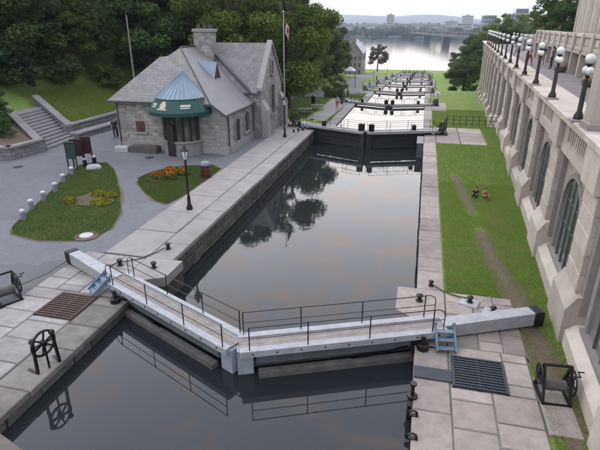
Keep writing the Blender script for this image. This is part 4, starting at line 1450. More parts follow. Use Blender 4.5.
# stone planter / bench left of the bay
pl = thing('stone_planter', 'low dark stone planter against the house wall left of the bay', 'planter', (-20.0, 32.4, 0))
MB().bb(-1.1, 1.1, -.35, .35, 0, .5, .03).build('box', M_BLOCK, pl); MB().bb(-1.0, 1.0, -.25, .25, .5, .55).build('soil', M_DIRT, pl)
tag(MB().box((-21.9, 32.3, .2), (1.0, .6, .4), .2, .08).build('stone_bench_block', M_STONEW), 'pale stone seat by the left corner of the house', 'stone seat')

# ------------------------------------------------------------------ retaining wall, steps, slope
def wall_run(parent, pts, h, th, m=M_RETAIN, cap=True, h2=None):
    for i, (a, b) in enumerate(zip(pts[:-1], pts[1:])):
        d = Vector((b[0] - a[0], b[1] - a[1], 0)); n = Vector((-d.y, d.x, 0)).normalized() * th
        za, zb = (a[2] if len(a) > 2 else 0), (b[2] if len(b) > 2 else 0)
        ha = h
        P = [(a[0], a[1]), (b[0], b[1]), (b[0] + n.x, b[1] + n.y), (a[0] + n.x, a[1] + n.y)]
        zs = [za, zb, zb, za]
        vs = [(p[0], p[1], -.3) for p in P] + [(p[0], p[1], zs[k] + ha) for k, p in enumerate(P)]
        MB().add(vs, [(3, 2, 1, 0), (4, 5, 6, 7), (0, 1, 5, 4), (1, 2, 6, 5), (2, 3, 7, 6), (3, 0, 4, 7)]).build('wall_section', m, parent)
        if cap:
            o = n.normalized() * .07
            P = [(a[0] - o.x, a[1] - o.y), (b[0] - o.x, b[1] - o.y), (b[0] + n.x + o.x, b[1] + n.y + o.y), (a[0] + n.x + o.x, a[1] + n.y + o.y)]
            nseg = max(1, int(d.length / 1.3))
            for s_ in range(nseg):
                t0, t1 = s_ / nseg + .004, (s_ + 1) / nseg - .004
                Q = [Vector(P[0]).lerp(Vector(P[1]), t0), Vector(P[0]).lerp(Vector(P[1]), t1), Vector(P[3]).lerp(Vector(P[2]), t1), Vector(P[3]).lerp(Vector(P[2]), t0)]
                z0_, z1_ = za + (zb - za) * t0 + ha, za + (zb - za) * t1 + ha
                zz = [z0_, z1_, z1_, z0_]
                vs = [(q_[0], q_[1], zz[k] + .002) for k, q_ in enumerate(Q)] + [(q_[0], q_[1], zz[k] + .15) for k, q_ in enumerate(Q)]
                MB().add(vs, [(3, 2, 1, 0), (4, 5, 6, 7), (0, 1, 5, 4), (1, 2, 6, 5), (2, 3, 7, 6), (3, 0, 4, 7)]).build('cap_stone', M_STEP, parent)


rw1 = thing('retaining_wall', 'low stone retaining wall in two tiers between steps and house', 'wall')
wall_run(rw1, [(-27.3, 43.8), (-27.6, 39.4), (-27.85, 35.1)], .35, -.9)
wall_run(rw1, [(-28.6, 44.2), (-28.75, 39.4), (-28.95, 35.3)], .95, -.5)
wall_run(rw1, [(-28.95, 35.3), (-34.6, 38.4, 1.9)], .95, -.45)
rw2 = thing('retaining_wall', 'stone retaining wall at the far left of the steps', 'wall')
wall_run(rw2, [(-27.6, 31.0), (-28.1, 28.0)], .8, -.5)
wall_run(rw2, [(-28.1, 28.0), (-33, 26.8), (-40, 26)], .8, -.5)
wall_run(rw2, [(-27.9, 31.0), (-33.2, 33.9, 1.9)], .75, .45)
st = thing('stone_steps', 'flight of grey stone steps climbing left into the trees', 'steps')
u_ = Vector((-.878, .479)); p0, p1 = Vector((-27.75, 31.25)), Vector((-28.1, 35.0))
for i in range(12):
    a = p0 + u_ * (i * .48); b = p1 + u_ * (i * .48); c = p1 + u_ * 6.6; d = p0 + u_ * 6.6
    e2, f2 = b + u_ * .56, a + u_ * .56
    MB().prism([tuple(a), tuple(b), tuple(e2), tuple(f2)], -.1 + i * .17 - .1, .17 * (i + 1) + (.001 * i)).build('step', M_STEP, st)
MB().prism([tuple(p0 + u_ * 5.75), tuple(p1 + u_ * 5.75), tuple(p1 + u_ * 8.5), tuple(p0 + u_ * 8.5)], .5, 2.05).build('landing', M_STEP, st)
for nm, P in (('planted_bank', [(-28.5, 28.5), (-28.2, 30.9), (-33.2, 33.6), (-40, 36), (-40, 27)]),):
    vs = [(x, y, .7 + max(0, -28.5 - x) * .3) for x, y in P]
    tag(MB().add(vs + [(x, y, -.2) for x, y in P], [tuple(range(5)), (0, 5, 6, 1), (1, 6, 7, 2), (2, 7, 8, 3), (3, 8, 9, 4), (4, 9, 5, 0)]).build(nm, M_DIRT), kind='structure')

for i, (x, y, h) in enumerate(((-30.2, 30.0, 1.6), (-32.0, 31.4, 2.2), (-31.0, 28.9, 1.5), (-34.2, 32.6, 2.8), (-33.6, 29.6, 2.4), (-36.0, 31.0, 3.2))):
    tree('c', 'planted_shrub', ['low dark shrub at the wall corner left of the steps', 'dark shrub beside the lower steps', 'low dark shrub behind the far left wall', 'dark shrub beside the upper steps',
                                'dark shrub at the left edge of the planted bank', 'tall dark shrub at the top of the planted bank'][i], 'shrub', x, y, h, 'dark shrubs left of the steps', 1.3, z=.6 + max(0, -28.5 - x) * .3)

# ------------------------------------------------------------------ small things on the left court
for i, (x, y, l_) in enumerate(((-18.61, 18.45, 'nearest to the camera'), (-19.3, 19.8, 'second in the row'), (-19.63, 21.1, 'third in the row'), (-20.1, 22.6, 'fourth in the row'),
                                (-20.81, 24.2, 'fifth in the row'), (-21.35, 25.7, 'farthest, beside the sign'))):
    t = thing('court_bollard', 'squat white-topped post along grass island, ' + l_, 'bollard', (x, y, 0), 0, 'white-topped posts along the island')
    t.scale = (.72, .72, .82)
    MB().lathe([(.17, 0), (.17, .56)], (0, 0, 0), 14).build('post', M_POSTB, t, smooth=True)
    MB().lathe([(.19, .56), (.19, .66), (.12, .72), (.02, .74)], (0, 0, 0), 14).build('cap', M_WHITE, t, smooth=True)
for x, y, m, w, l_, n_ in ((-22.05, 26.75, M_GREENS, .55, 'narrow green sign on a post at the island tip', 'sign'), (-22.1, 27.5, M_MAROON, .75, 'tall maroon information board, nearer the green sign', 'board'),
                           (-21.95, 28.25, M_MAROON, .6, 'tall dark information board at right of the maroon one', 'board')):
    t = thing('information_sign', l_, n_, (x, y, .04), R(18))
    for px_ in (-w / 2, w / 2):
        MB().bb(px_ - .04, px_ + .04, -.04, .04, 0, 1.85).build('post', M_IRON if m is not M_GREENS else M_GREENS, t)
    MB().bb(-w / 2 + .05, w / 2 - .05, -.035, .035, .75, 1.78, .01).build('panel', m, t)
    MB().bb(-w / 2 - .04, w / 2 + .04, -.06, .06, 1.8, 1.9, .02).build('top_rail', M_IRON if m is not M_GREENS else M_GREENS, t)
for x, y in ((-21.75, 27.6), (-21.55, 28.35)):
    t = thing('court_bollard', 'white-topped post in front of the information boards, ' + ('left one' if y < 28 else 'right one'), 'bollard', (x, y, .04), 0, 'white-topped posts along the island')
    MB().lathe([(.13, 0), (.13, .5)], (0, 0, 0), 12).build('post', M_IRON, t, smooth=True)
    MB().lathe([(.14, .5), (.14, .58), (.02, .62)], (0, 0, 0), 12).build('cap', M_WHITE, t, smooth=True)


def rock(name, label, c, d, seed, m):
    r = random.Random(seed)
    b = MB().sphere((0, 0, 0), 1, 10, 7)
    b.v = [tuple(a * (1 + .14 * math.sin(5 * x + seed) * math.cos(4 * y + z * 3)) * k for a, k in zip((x, y, z), d)) for x, y, z in b.v]
    tag(b.build(name, m, None, c, .4, True), label, 'rock')


rock('white_boulder', 'rounded pale boulder in the grass behind the boards', (-20.9, 27.3, .12), (.5, .32, .26), 2, M_STONEW)
pt = thing('ground_plaque', 'oval white plaque set flat at the island tip', 'plaque', (-14.35, 17.45, .05), .1)
MB().lathe([(.31, -.05), (.31, .03), (.28, .045)], (0, 0, 0), 20).build('disc', M_WHITE, pt)
MB().lathe([(.55, -.08), (.55, 0), (.5, .012)], (0, 0, 0), 20).build('earth_ring', M_DIRT, pt)
tb = thing('litter_bin', 'round red and dark litter bin at the quay edge by the house', 'bin', (-12.85, 27.4, 0))
MB().lathe([(.27, 0), (.31, .05), (.31, .8), (.27, .84)], (0, 0, 0), 14).build('body', M_RED, tb, smooth=True)
MB().lathe([(.32, .8), (.33, .9), (.24, 1.02), (.1, 1.05)], (0, 0, 0), 14).build('lid', M_POSTB, tb, smooth=True)
for i in range(3):
    MB().lathe([(.32, .15 + i * .28), (.32, .2 + i * .28)], (0, 0, 0), 14).build('band', M_IRON, tb)


def lantern_post(label, loc, h=3.3):
    t = thing('lamp_post', label, 'street lamp', loc, 0, 'black lantern posts')
    MB().lathe([(.16, 0), (.16, .12), (.09, .3), (.085, .7), (.06, .75), (.05, h - .75), (.075, h - .72), (.06, h - .62)], (0, 0, 0), 12).build('post', M_IRON, t, smooth=True)
    MB().lathe([(.10, h - .62), (.19, h - .2)], (0, 0, 0), 6).build('lantern_glass', M_GLOBE, t)
    c = MB().lathe([(.22, h - .2), (.2, h - .16), (.06, h + .02), (.03, h + .12)], (0, 0, 0), 6)
    for i in range(6):
        a = i * math.pi / 3
        c.beam((.10 * math.cos(a), .10 * math.sin(a), h - .62), (.195 * math.cos(a), .195 * math.sin(a), h - .2), .02, .02)
    c.build('lantern_frame', M_IRON, t)
    return t


lp = lantern_post('black lantern post on the quay beside the orange flower island', (-11.3, 21.8, .03))
for l_, x, y in (('black lantern post on the quay by the flagpole', -11.15, 40.0), ('black lantern post on the grass at the second lock', -11.2, 71), ('far black lantern post by the young tree', -14.6, 90), ('far black lantern post by the path bend', -14.8, 112)):
    copy_tree(lp, None, (x, y, hz1(x, y) + .02 if y > 44 else .03), 0, l_)
for l_, x, y in (('thin black lantern post beside the tent', -22.5, 170), ('black lantern post far down the lock path, nearest the river', -14.4, 205), ('black lantern post midway down the lock path', -14.4, 150)):
    copy_tree(lp, None, (x, y, hz1(x, y)), 0, l_)

fp = thing('flagpole', 'tall white flagpole beside the house gable', 'flagpole', (-12.2, 43.8, 0))
MB().lathe([(.16, 0), (.16, .15), (.065, .2), (.055, 5), (.035, 9.9)], (0, 0, 0), 10).build('pole', M_ALU, fp, smooth=True)
MB().sphere((0, 0, 9.98), .08, 8, 6).build('finial', M_ALU, fp)
fl = thing('flag', 'limp red and white maple leaf flag hanging on the flagpole', 'flag', (-12.12, 43.75, 9.5))


def flag_strip(u0, u1, m, name):
    vs, fs = [], []
    nu, nv = 6, 10
    for i in range(nu + 1):
        u = u0 + (u1 - u0) * i / nu
        for j in range(nv + 1):
            v = j / nv
            x = .05 + u * .42 + .03 * math.sin(v * 5)
            y = .13 * math.sin(u * 11 + v * 1.5) * (.3 + u)
            z = -v * 1.05 - u * 1.0 * (.75 + .25 * math.sin(u * 3))
            vs.append((x, y, z))
    for i in range(nu):
        for j in range(nv):
            a = i * (nv + 1) + j
            fs.append((a, a + 1, a + nv + 2, a + nv + 1))
    return MB().add(vs, fs).build(name, m, fl, smooth=True)


flag_strip(0, .25, M_FLAGR, 'red_band'); wb = flag_strip(.25, .75, M_FLAGW, 'white_band'); flag_strip(.75, 1, M_FLAGR, 'red_band')
leafp = [(0, .42), (.08, .28), (.17, .32), (.13, .1), (.25, .2), (.28, .12), (.4, .12), (.36, -.02), (.2, -.16), (.22, -.22), (.02, -.2), (.02, -.4), (-.02, -.4), (-.02, -.2), (-.22, -.22), (-.2, -.16), (-.36, -.02), (-.4, .12), (-.28, .12), (-.25, .2), (-.13, .1), (-.17, .32), (-.08, .28)]
for s_ in (-1, 1):
    vs = []
    for a, b_ in leafp:
        u = .5 + a * .42; v = .5 - b_ * .75
        vs.append((.05 + u * .42 + .03 * math.sin(v * 5), .13 * math.sin(u * 11 + v * 1.5) * (.3 + u) + .012 * s_, -v * 1.05 - u * (.75 + .25 * math.sin(u * 3))))
    vs.append((.05 + .5 * .42 + .03 * math.sin(2.5), .13 * math.sin(5.5 + .75) * .8 + .012 * s_, -.525 - .5 * (.75 + .25 * math.sin(1.5))))
    k = len(leafp)
    MB().add(vs, [(i, (i + 1) % k, k) for i in range(k)]).build('maple_leaf', M_FLAGR, wb)
for i, (x, y, h) in enumerate(((-36.6, 45.5, 3.4), (-35.0, 50.5, 3.0), (-31.8, 53.5, 3.2))):
    tree('s', 'slope_shrub', ['leafy shrub at the left of the grass slope above the steps', 'leafy shrub in the middle at the top of the grass slope', 'leafy shrub on the slope nearest the house roof'][i], 'shrub', x, y, h, 'shrubs on the slope', 1.2)
up = thing('utility_pole', 'grey pole standing among the dark trees behind the house', 'pole', (-31.2, 50, hz1(-31.2, 50)))
MB().lathe([(.12, -.5), (.11, 3), (.07, 9.3)], (0, 0, 0), 10).build('shaft', M_CHATG, up, smooth=True)
MB().lathe([(.11, 9.3), (.12, 9.45), (.04, 9.6)], (0, 0, 0), 8).build('pole_cap', M_IRON, up)

# ------------------------------------------------------------------ terrace wall of the hotel
TW = thing('terrace_wall', 'long pale stone terrace wall with buttresses, arched windows and balustrade', 'wall', (GX(14), 14, 0), -math.atan(.062))
# local frame: y along the wall (away), x = 0 outer face of the bases, +x into the building
BAY = 6.17
Y0 = -0.05                        # near end of the base that starts at world y = 14
TZ = 6.0
NBAY = 16
gy = lambda yl: hz1(GX(14) + .062 * yl - .3, 14 + yl)
MB().bb(.62, 1.6, -8, NBAY * BAY - 8, -12, 4.72).build('wall_core', M_CHATD, TW)


def pil_block(parent, yc, z0, z1, x0, w, m=M_CHAT, ch=.02):
    d = 1.0
    k = ('pil', round(z1 - z0, 2), round(x0, 2), round(w, 2), m.name)
    if k not in blk:
        b = MB().box((0, 0, 0), (z1 - z0, w, 1.5 - x0), 0, ch)
        b.v = [(-z, y, x) for x, y, z in b.v]
        blk[k] = b.mesh('stone_block', m)
    place('stone_block', blk[k], parent, ((x0 + 1.5) / 2, yc, (z0 + z1) / 2))


for i in range(-1, NBAY - 1):
    yc = Y0 + 1.0 + i * BAY
    g = gy(yc) - .3
    g0 = gy(yc)
    near = i < 8
    # sloped base
    b = MB()
    b.extr([(.04, g), (1.3, g), (1.3, g0 + 1.7), (.30, g0 + 1.6), (.04, g0 + 1.15)], (0, yc - 1.05, 0), (1, 0, 0), (0, 0, 1), 0, 2.1, (0, 1, 0))
    b.build('buttress_base', M_CHAT, TW)
    # shaft of stones
    zz = g0 + 1.61
    hs_ = (4.62 - zz) / max(1, round((4.62 - zz) / .62))
    q = 0
    while zz < 4.6:
        pil_block(TW, yc, zz + .008, zz + hs_ - .008, .26 + .012 * (q % 2), 1.5, M_CHAT)
        zz += hs_; q += 1
    pil_block(TW, yc, 4.64, 5.78, .10, 1.62, M_CHAT)
    # granite strips beside the shaft
    for s_ in (-1, 1):
        MB().bb(.42, .8, yc + s_ * .93 - .14, yc + s_ * .93 + .14, g0 + 1.0, 4.62).build('granite_strip', M_CHATG, TW)
    # bay wall to the far side
    ya, yb_ = yc + 1.08, yc + BAY - 1.08
    ym = (ya + yb_) / 2
    g1 = min(gy(ya), gy(yb_))
    b = MB(); b.extr([(.15, g1 - .3), (.7, g1 - .3), (.7, g1 + .75), (.42, g1 + .72), (.15, g1 + .5)], (0, ya, 0), (1, 0, 0), (0, 0, 1), 0, yb_ - ya, (0, 1, 0))
    b.build('plinth_course', M_CHAT, TW)
    # arched window
    sill = g1 + .85
    ww, hh = 2.85, 4.0 - g1 - .85
    if i < 11:
        arched_opening(TW, .618, ym, sill, ww, hh, 'window', M_CHATG, -1)
        if i < 5:
            fr = TW.children[-1]
            for c_ in (-.7, .7):
                MB().bb(.55, .6, ym + c_ - .025, ym + c_ + .025, sill, sill + hh - .35).build('mullion', M_FRAME, fr)
            for q_ in (.72,):
                MB().bb(.555, .6, ym - ww / 2, ym + ww / 2, sill + hh * q_ - .02, sill + hh * q_ + .02).build('transom', M_FRAME, fr)
    # parapet panel with slots
    MB().bb(.30, 1.5, ya - .25, yb_ + .25, 4.56, 4.86).build('string_course', M_CHAT, TW)
    MB().bb(.62, 1.4, ya - .2, yb_ + .2, 4.86, 5.76).build('parapet_back', M_CHATG, TW)
    MB().bb(.32, .66, ya - .2, ya + .5, 4.862, 5.76).build('parapet_die', M_CHAT, TW)
    MB().bb(.32, .66, yb_ - .5, yb_ + .2, 4.862, 5.76).build('parapet_die', M_CHAT, TW)
    if near:
        if 'bal' not in blk:
            blk['bal'] = MB().bb(.38, .66, -.075, .075, 4.99, 5.62, .0).mesh('baluster', M_CHAT)
        nb = 10
        for q in range(nb):
            place('baluster', blk['bal'], TW, (0, ya + .5 + (yb_ - ya - 1.0) * (q + .5) / nb, 0))
        MB().bb(.34, .66, ya + .5, yb_ - .5, 4.862, 4.99).build('parapet_rail', M_CHAT, TW)
        MB().bb(.34, .66, ya + .5, yb_ - .5, 5.62, 5.76).build('parapet_rail', M_CHAT, TW)
    # coping stones
    for q in range(3):
        y_ = yc - 1.0 + BAY * q / 3
        if 'cop' not in blk:
            blk['cop'] = MB().bb(.02, 1.42, .01, BAY / 3 - .01, 5.79, TZ, .03).mesh('coping_stone', M_CHAT)
        place('coping_stone', blk['cop'], TW, (0, y_, 0))

# terrace floor and its lamps
tfl = MB()
tf = MB().bb(1.43, 16, -12, NBAY * BAY - 8, 4.9, 5.5).build('terrace_floor', M_JOINT, None, TW.location, TW.rotation_euler[2])
tag(tf, kind='structure')
for i in range(14):
    for j in range(3):
        if ('tp', 0) not in blk:
            blk[('tp', 0)] = MB().bb(.01, 2.2, .01, 6.0, 5.5, 5.53, .004).mesh('paving_slab', M_TERR)
        place('paving_slab', blk[('tp', 0)], tf, (1.45 + j * 2.22, -8 + i * 6.05, 0))


def globe_lamp(label, loc, rz):
    t = thing('globe_lamp', label, 'street lamp', loc, rz, 'globe lamps along the terrace parapet')
    MB().bb(-.24, .24, -.24, .24, 0, .07, .02).build('foot', M_CHATG, t)
    MB().lathe([(.16, .07), (.15, .2), (.085, .32), (.075, 1.3), (.055, 1.36)], (0, 0, 0), 10).build('post', M_IRON, t, smooth=True)
    br = MB(); br.tube([(0, -.19, 1.5), (0, -.1, 1.36), (0, .1, 1.36), (0, .19, 1.5)], .028, 6); br.tube([(0, 0, 1.36), (0, 0, 1.8)], .035, 6)
    br.lathe([(.05, 1.74), (.1, 1.78), (.1, 1.82)], (0, 0, 0), 10)
    br.build('bracket', M_IRON, t)
    for y_, z_, r_ in ((0, 1.97, .165), (-.2, 1.61, .135), (.2, 1.61, .135)):
        MB().sphere((0, y_, z_), r_, 14, 10).build('globe', M_GLOBE, t, smooth=True)
    return t


c_, s__ = math.cos(TW.rotation_euler[2]), math.sin(TW.rotation_euler[2])
tw = lambda x, y, z: (TW.location[0] + x * c_ - y * s__, TW.location[1] + x * s__ + y * c_, z)
gl = None
NUM = ['nearest globe lamp on the terrace parapet, beside the grey pier', 'second', 'third', 'fourth', 'fifth', 'sixth', 'seventh', 'eighth', 'ninth', 'tenth', 'eleventh', 'twelfth', 'thirteenth', 'fourteenth']
for i in range(14):
    yl = 4.1 + i * 5.45
    lab = NUM[0] if i == 0 else '%s black globe lamp along the terrace parapet from the grey pier' % NUM[i]
    if gl is None:
        gl = globe_lamp(lab, tw(.2, yl, TZ), 0)
    else:
        copy_tree(gl, None, tw(.2, yl, TZ), 0, lab)
for i in range(6):
    copy_tree(gl, None, tw(4.6, 52 + i * 6, 5.53), 0, '%s globe lamp of the inner row past the end of the arcade' % ['first', 'second', 'third', 'fourth', 'fifth', 'sixth'][i])

# grey square pier at the right edge
pr = thing('stone_pier', 'tall pale grey square pier rising from the near end of the parapet', 'pier', tw(.53, 2.8, TZ))
MB().bb(-.36, .36, -.36, .36, 0, 5.2, .02).build('shaft', M_CHATD, pr)
MB().bb(-.42, .42, -.42, .42, 0, .22, .03).build('pier_base', M_CHATG, pr)
MB().bb(-.52, .52, -.52, .52, 5.2, 5.5, .03).build('pier_cap', M_CHAT, pr)

# arcade along the back of the terrace
AR = thing('terrace_arcade', 'pale stone arcade with posts and panelled balustrade behind the terrace', 'arcade', tw(4.2, 14, 5.53), TW.rotation_euler[2])
AL = 36.0
MB().bb(1.6, 2.0, 0, AL, 0, 1.75).build('back_wall', M_DOOR, AR)
for i in range(13):
    y_ = i * 3.0
    MB().bb(0, .5, y_ - .22, y_ + .22, 0, 1.75, .0).build('post', M_CHAT, AR)
    MB().bb(-.08, .58, y_ - .3, y_ + .3, 1.752, 2.85, .02).build('pedestal', M_CHAT, AR)
    if i < 12:
        MB().bb(.04, .46, y_ + .31, y_ + 2.69, 1.76, 2.0).build('lintel', M_CHAT, AR)
        p_ = MB().bb(.12, .40, y_ + .31, y_ + 2.69, 2.0, 2.62).build('panel', M_CHATD, AR)
        for q in range(2):
            MB().bb(.08, .12, y_ + .5 + q * 1.1, y_ + 1.4 + q * 1.1, 2.1, 2.52).build('raised_panel', M_CHAT, p_)
        MB().bb(.02, .5, y_ + .31, y_ + 2.69, 2.62, 2.84, .02).build('rail', M_CHAT, AR)
        # shop window behind the post
        gw = MB().bb(1.5, 1.58, y_ + .5, y_ + 2.5, .1, 1.6).build('shop_window', M_GLASS, AR)
        for q in range(4):
            MB().bb(1.46, 1.5, y_ + .5 + q * .64, y_ + .56 + q * .64, .1, 1.6).build('glazing_bar', M_FRAME, gw)
MB().bb(.0, 9, -2, AL + 1, 1.5, 1.74).build('roof_slab', M_CHATD, AR)
tag(MB().bb(7, 40, -4, 95, 4.9, 7.2).build('upper_street', M_TERR, None, tw(0, 0, 0), TW.rotation_euler[2]), kind='structure')

# hotel wing with tall fins above the arcade
HW = thing('hotel_wing', 'tall pale stone building with closely set fluted piers at top right', 'building', tw(5.3, 14.0, 7.28), TW.rotation_euler[2])
MB().bb(.6, 16, 0, 22.5, 0, 22).build('wall', M_CHATG, HW)
for i in range(19):
    b = MB(); b.lathe([(.36, .5), (.36, 20)], (.35, .5 + i * 1.2, 0), 12)
    b.build('pier', M_CHAT, HW, smooth=True)
    MB().bb(-.05, .75, .06 + i * 1.2, .94 + i * 1.2, 0, .5).build('pier_foot', M_CHAT, HW)
    if i < 18:
        w_ = MB().bb(.55, .598, .92 + i * 1.2, 1.28 + i * 1.2, 1.2, 20).build('window', M_GLASS, HW)
MB().bb(-.3, 16.3, -.3, 22.8, 22, 23).build('cornice', M_CHAT, HW)


# iron fence across the right lawn
def fence(label, a, b_, n, h=1.0):
    t = thing('iron_fence', label, 'fence', (a[0], a[1], hz1(*a)))
    d = Vector((b_[0] - a[0], b_[1] - a[1], hz1(*b_) - hz1(*a)))
    me = MB().tube([(0, 0, -.1), (0, 0, h)], .028, 6).mesh('fence_post', M_IRON)
    for i in range(n):
        place('fence_post', me, t, tuple(d * (i / (n - 1))))
    for z_ in (.25, .62, .97):
        MB().beam((0, 0, z_), (d.x, d.y, d.z + z_), .035, .035).build('fence_rail', M_IRON, t)


fence('black iron railing across the right lawn at the pale pad', (2.6, 49.6), (7.2, 49.0), 9)
fence('short black railing running down the right bank behind the pad', (2.6, 49.6), (2.6, 56), 5)
fence('black railing on the left bank beside the second lock', (-14.2, 47.8), (-11.2, 48.6), 5)


# ------------------------------------------------------------------ museum, tent, far bank
MU = thing('stone_museum', 'tall stone museum with pale tin roof beside the lower locks', 'building', (-28.4, 205, -10.7), R(3))
mh_ = 9.0
MB().bb(-3.7, 3.7, 0, 24, -1, mh_).build('wall', M_MUSE, MU)
b = MB(); b.extr([(-3.7, mh_), (3.7, mh_), (0, mh_ + 4.6)], (0, 0, 0), (1, 0, 0), (0, 0, 1), .02, 23.98, (0, 1, 0)); b.build('gable', M_MUSE, MU)
for s_ in (-1, 1):
    plane('roof_slope', [(0, -.3, mh_ + 4.75), (0, 24.3, mh_ + 4.75), (s_ * 4.05, 24.3, mh_ - .3), (s_ * 4.05, -.3, mh_ - .3)], M_TIN, .15, MU)
for y_ in (.8, 23):
    cm = MB().bb(-1.0, 1.0, y_ - .5, y_ + .5, mh_ + 3.5, mh_ + 6.2).build('chimney', M_MUSE, MU)
for fl_ in range(3):
    for i in range(4):
        w_ = MB().bb(-2.7 + i * 1.8 - .4, -2.7 + i * 1.8 + .4, -.05, .02, 1.0 + fl_ * 2.6, 2.5 + fl_ * 2.6).build('window', M_GLASS, MU)
    for i in range(6):
        w_ = MB().bb(3.68, 3.75, 2 + i * 3.8, 3 + i * 3.8, 1.0 + fl_ * 2.6, 2.5 + fl_ * 2.6).build('window', M_GLASS, MU)
tn = thing('canopy_tent', 'small white canopy tent in front of the museum', 'tent', (-26.4, 184, hz1(-26.4, 184)))
MB().add([(-2, -2, 2.3), (2, -2, 2.3), (2, 2, 2.3), (-2, 2, 2.3), (0, 0, 3.7), (-2, -2, 2.0), (2, -2, 2.0), (2, 2, 2.0), (-2, 2, 2.0)],
         [(0, 1, 4), (1, 2, 4), (2, 3, 4), (3, 0, 4), (0, 5, 6, 1), (1, 6, 7, 2), (2, 7, 8, 3), (3, 8, 5, 0)]).build('canopy', M_WHITE, tn)
for x, y in ((-1.9, -1.9), (1.9, -1.9), (1.9, 1.9), (-1.9, 1.9)):
    MB().tube([(x, y, 0), (x, y, 2.3)], .05, 6).build('leg', M_ALU, tn)


def picnic(label, x, y, rz):
    t = thing('picnic_table', label, 'picnic table', (x, y, hz1(x, y)), rz, 'picnic tables on the left bank')
    for i in range(4):
        MB().bb(-.9, .9, -.36 + i * .185, -.20 + i * .185, .70, .745).build('top_board', M_PLANK, t)
    for s_ in (-1, 1):
        MB().bb(-.9, .9, s_ * .72 - .13, s_ * .72 + .13, .41, .45).build('bench_board', M_PLANK, t)
        b_ = MB(); b_.beam((s_ * .6, -.75, 0), (s_ * .6, .2, .7), .05, .09); b_.beam((s_ * .6, .75, 0), (s_ * .6, -.2, .7), .05, .09); b_.beam((s_ * .6, -.8, .38), (s_ * .6, .8, .38), .05, .08)
        b_.build('trestle', M_OLDW, t)


picnic('picnic table on the grass past the house, nearer one', -14.5, 62.0, .3)
picnic('picnic table on the grass past the house, farther one', -13.6, 65.5, .2)
lb = thing('litter_bin', 'dark litter bin on the grass beside the asphalt path', 'bin', (-15.4, 71, hz1(-15.4, 71)))
MB().lathe([(.3, 0), (.32, .9), (.26, .95)], (0, 0, 0), 12).build('body', M_IRON, lb); MB().lathe([(.33, .95), (.3, 1.1), (.1, 1.2)], (0, 0, 0), 12).build('lid', M_IRON, lb)

# far shore: buildings, wood, bridge, towers
FB = [(-150, 1010, 60, 18, 9, 0), (-118, 1100, 50, 20, 12, 3), (-60, 1060, 36, 20, 10, 1), (-20, 1000, 30, 16, 8, 2), (14, 1020, 34, 20, 12, 0), (46, 990, 30, 18, 16, 2), (66, 1060, 26, 22, 22, 1), (92, 1000, 30, 18, 20, 3),
      (118, 1080, 26, 24, 26, 1), (-92, 1300, 17, 17, 39, 0), (-190, 1200, 70, 22, 10, 3), (-240, 1320, 60, 24, 12, 1), (10, 1250, 40, 24, 18, 0), (52, 1320, 30, 22, 24, 3), (150, 1020, 34, 20, 14, 2), (180, 1200, 40, 24, 22, 0),
      (-40, 1500, 60, 30, 16, 1), (-160, 1560, 80, 30, 14, 0), (100, 1500, 30, 24, 36, 3), (230, 1150, 40, 24, 18, 1), (-280, 1050, 50, 20, 9, 2), (-330, 1180, 60, 24, 12, 3)]
NA = ['low cream block near the left trees', 'white slab block', 'grey low block', 'small brick block at the shore', 'cream block above the bridge', 'brick block beside the bridge end', 'grey mid-rise block', 'white block right of the bridge', 'grey tower block',
      'pale slim tower standing above the far treeline', 'long white block', 'long grey block', 'wide cream block', 'white mid-rise block', 'brick block', 'cream mid-rise block', 'wide grey block behind', 'wide cream block at the foot of the hills', 'slim white tower', 'grey block at right', 'low brick block at left', 'white low block at far left']
for (x, y, w, d, h, mi), nm in zip(FB, NA):
    z0 = hz1(x, y) - 1
    t = thing('distant_building', 'hazy ' + nm + ' across the river', 'building', (x, y, z0), 0, 'buildings on the far shore')
    MB().bb(-w / 2, w / 2, -d / 2, d / 2, 0, h).build('wall', M_FARB[mi], t)
    MB().bb(-w / 2 - .4, w / 2 + .4, -d / 2 - .4, d / 2 + .4, h, h + .8).build('parapet', M_FARB[1], t)
    MB().bb(-w / 6, w / 6, -d / 4, d / 4, h + .8, h + 3.5).build('roof_plant', M_FARB[1], t)
    nf = max(2, int(h / 4))
    for q in range(nf):
        MB().bb(-w / 2 + 1, w / 2 - 1, -d / 2 - .06, -d / 2 + .1, 1.5 + q * h / nf, 3.2 + q * h / nf).build('window_band', M_GLASS, t)


def wood(name, label, pts, seed):
    r = np.random.default_rng(seed)
    V = []
    for x, y, h in pts:
        n = 130
        z0 = hz1(x, y)
        d = r.normal(size=(n, 3)); d /= np.linalg.norm(d, axis=1)[:, None]
        P = np.array([x, y, z0 + h * .55]) + d * np.array([h * .5, h * .5, h * .5]) * (r.uniform(.5, 1, n) ** .4)[:, None]
        a = np.cross(d + r.normal(size=(n, 3)) * .6, [.3, .2, 1.]); a /= np.linalg.norm(a, axis=1)[:, None]
        b_ = np.cross(d, a)
        s_ = h * .13 * r.uniform(.6, 1.3, n)[:, None]
        V.append(np.stack([P - a * s_, P - b_ * s_, P + a * s_, P + b_ * s_], 1).reshape(-1, 3))
    o = place(name, np_mesh(name, np.concatenate(V), 4, L_DARK))
    tag(o, label, 'trees', None, 'stuff')


r_ = np.random.default_rng(9)
wood('far_wood', 'blue-green belt of trees along the far river shore', [(x, 893 + r_.uniform(-6, 20) + x * .03, r_.uniform(9, 17)) for x in np.arange(-420, 420, 6.5)], 1)
wood('far_wood', 'hazy scattered trees between the far buildings', [(r_.uniform(-500, 500), r_.uniform(960, 2000), r_.uniform(9, 15)) for i in range(420)], 2)
wood('near_wood', 'dark trees closing the right bank above the river', [(r_.uniform(34, 110), r_.uniform(120, 290), r_.uniform(9, 15)) for i in range(120)], 3)

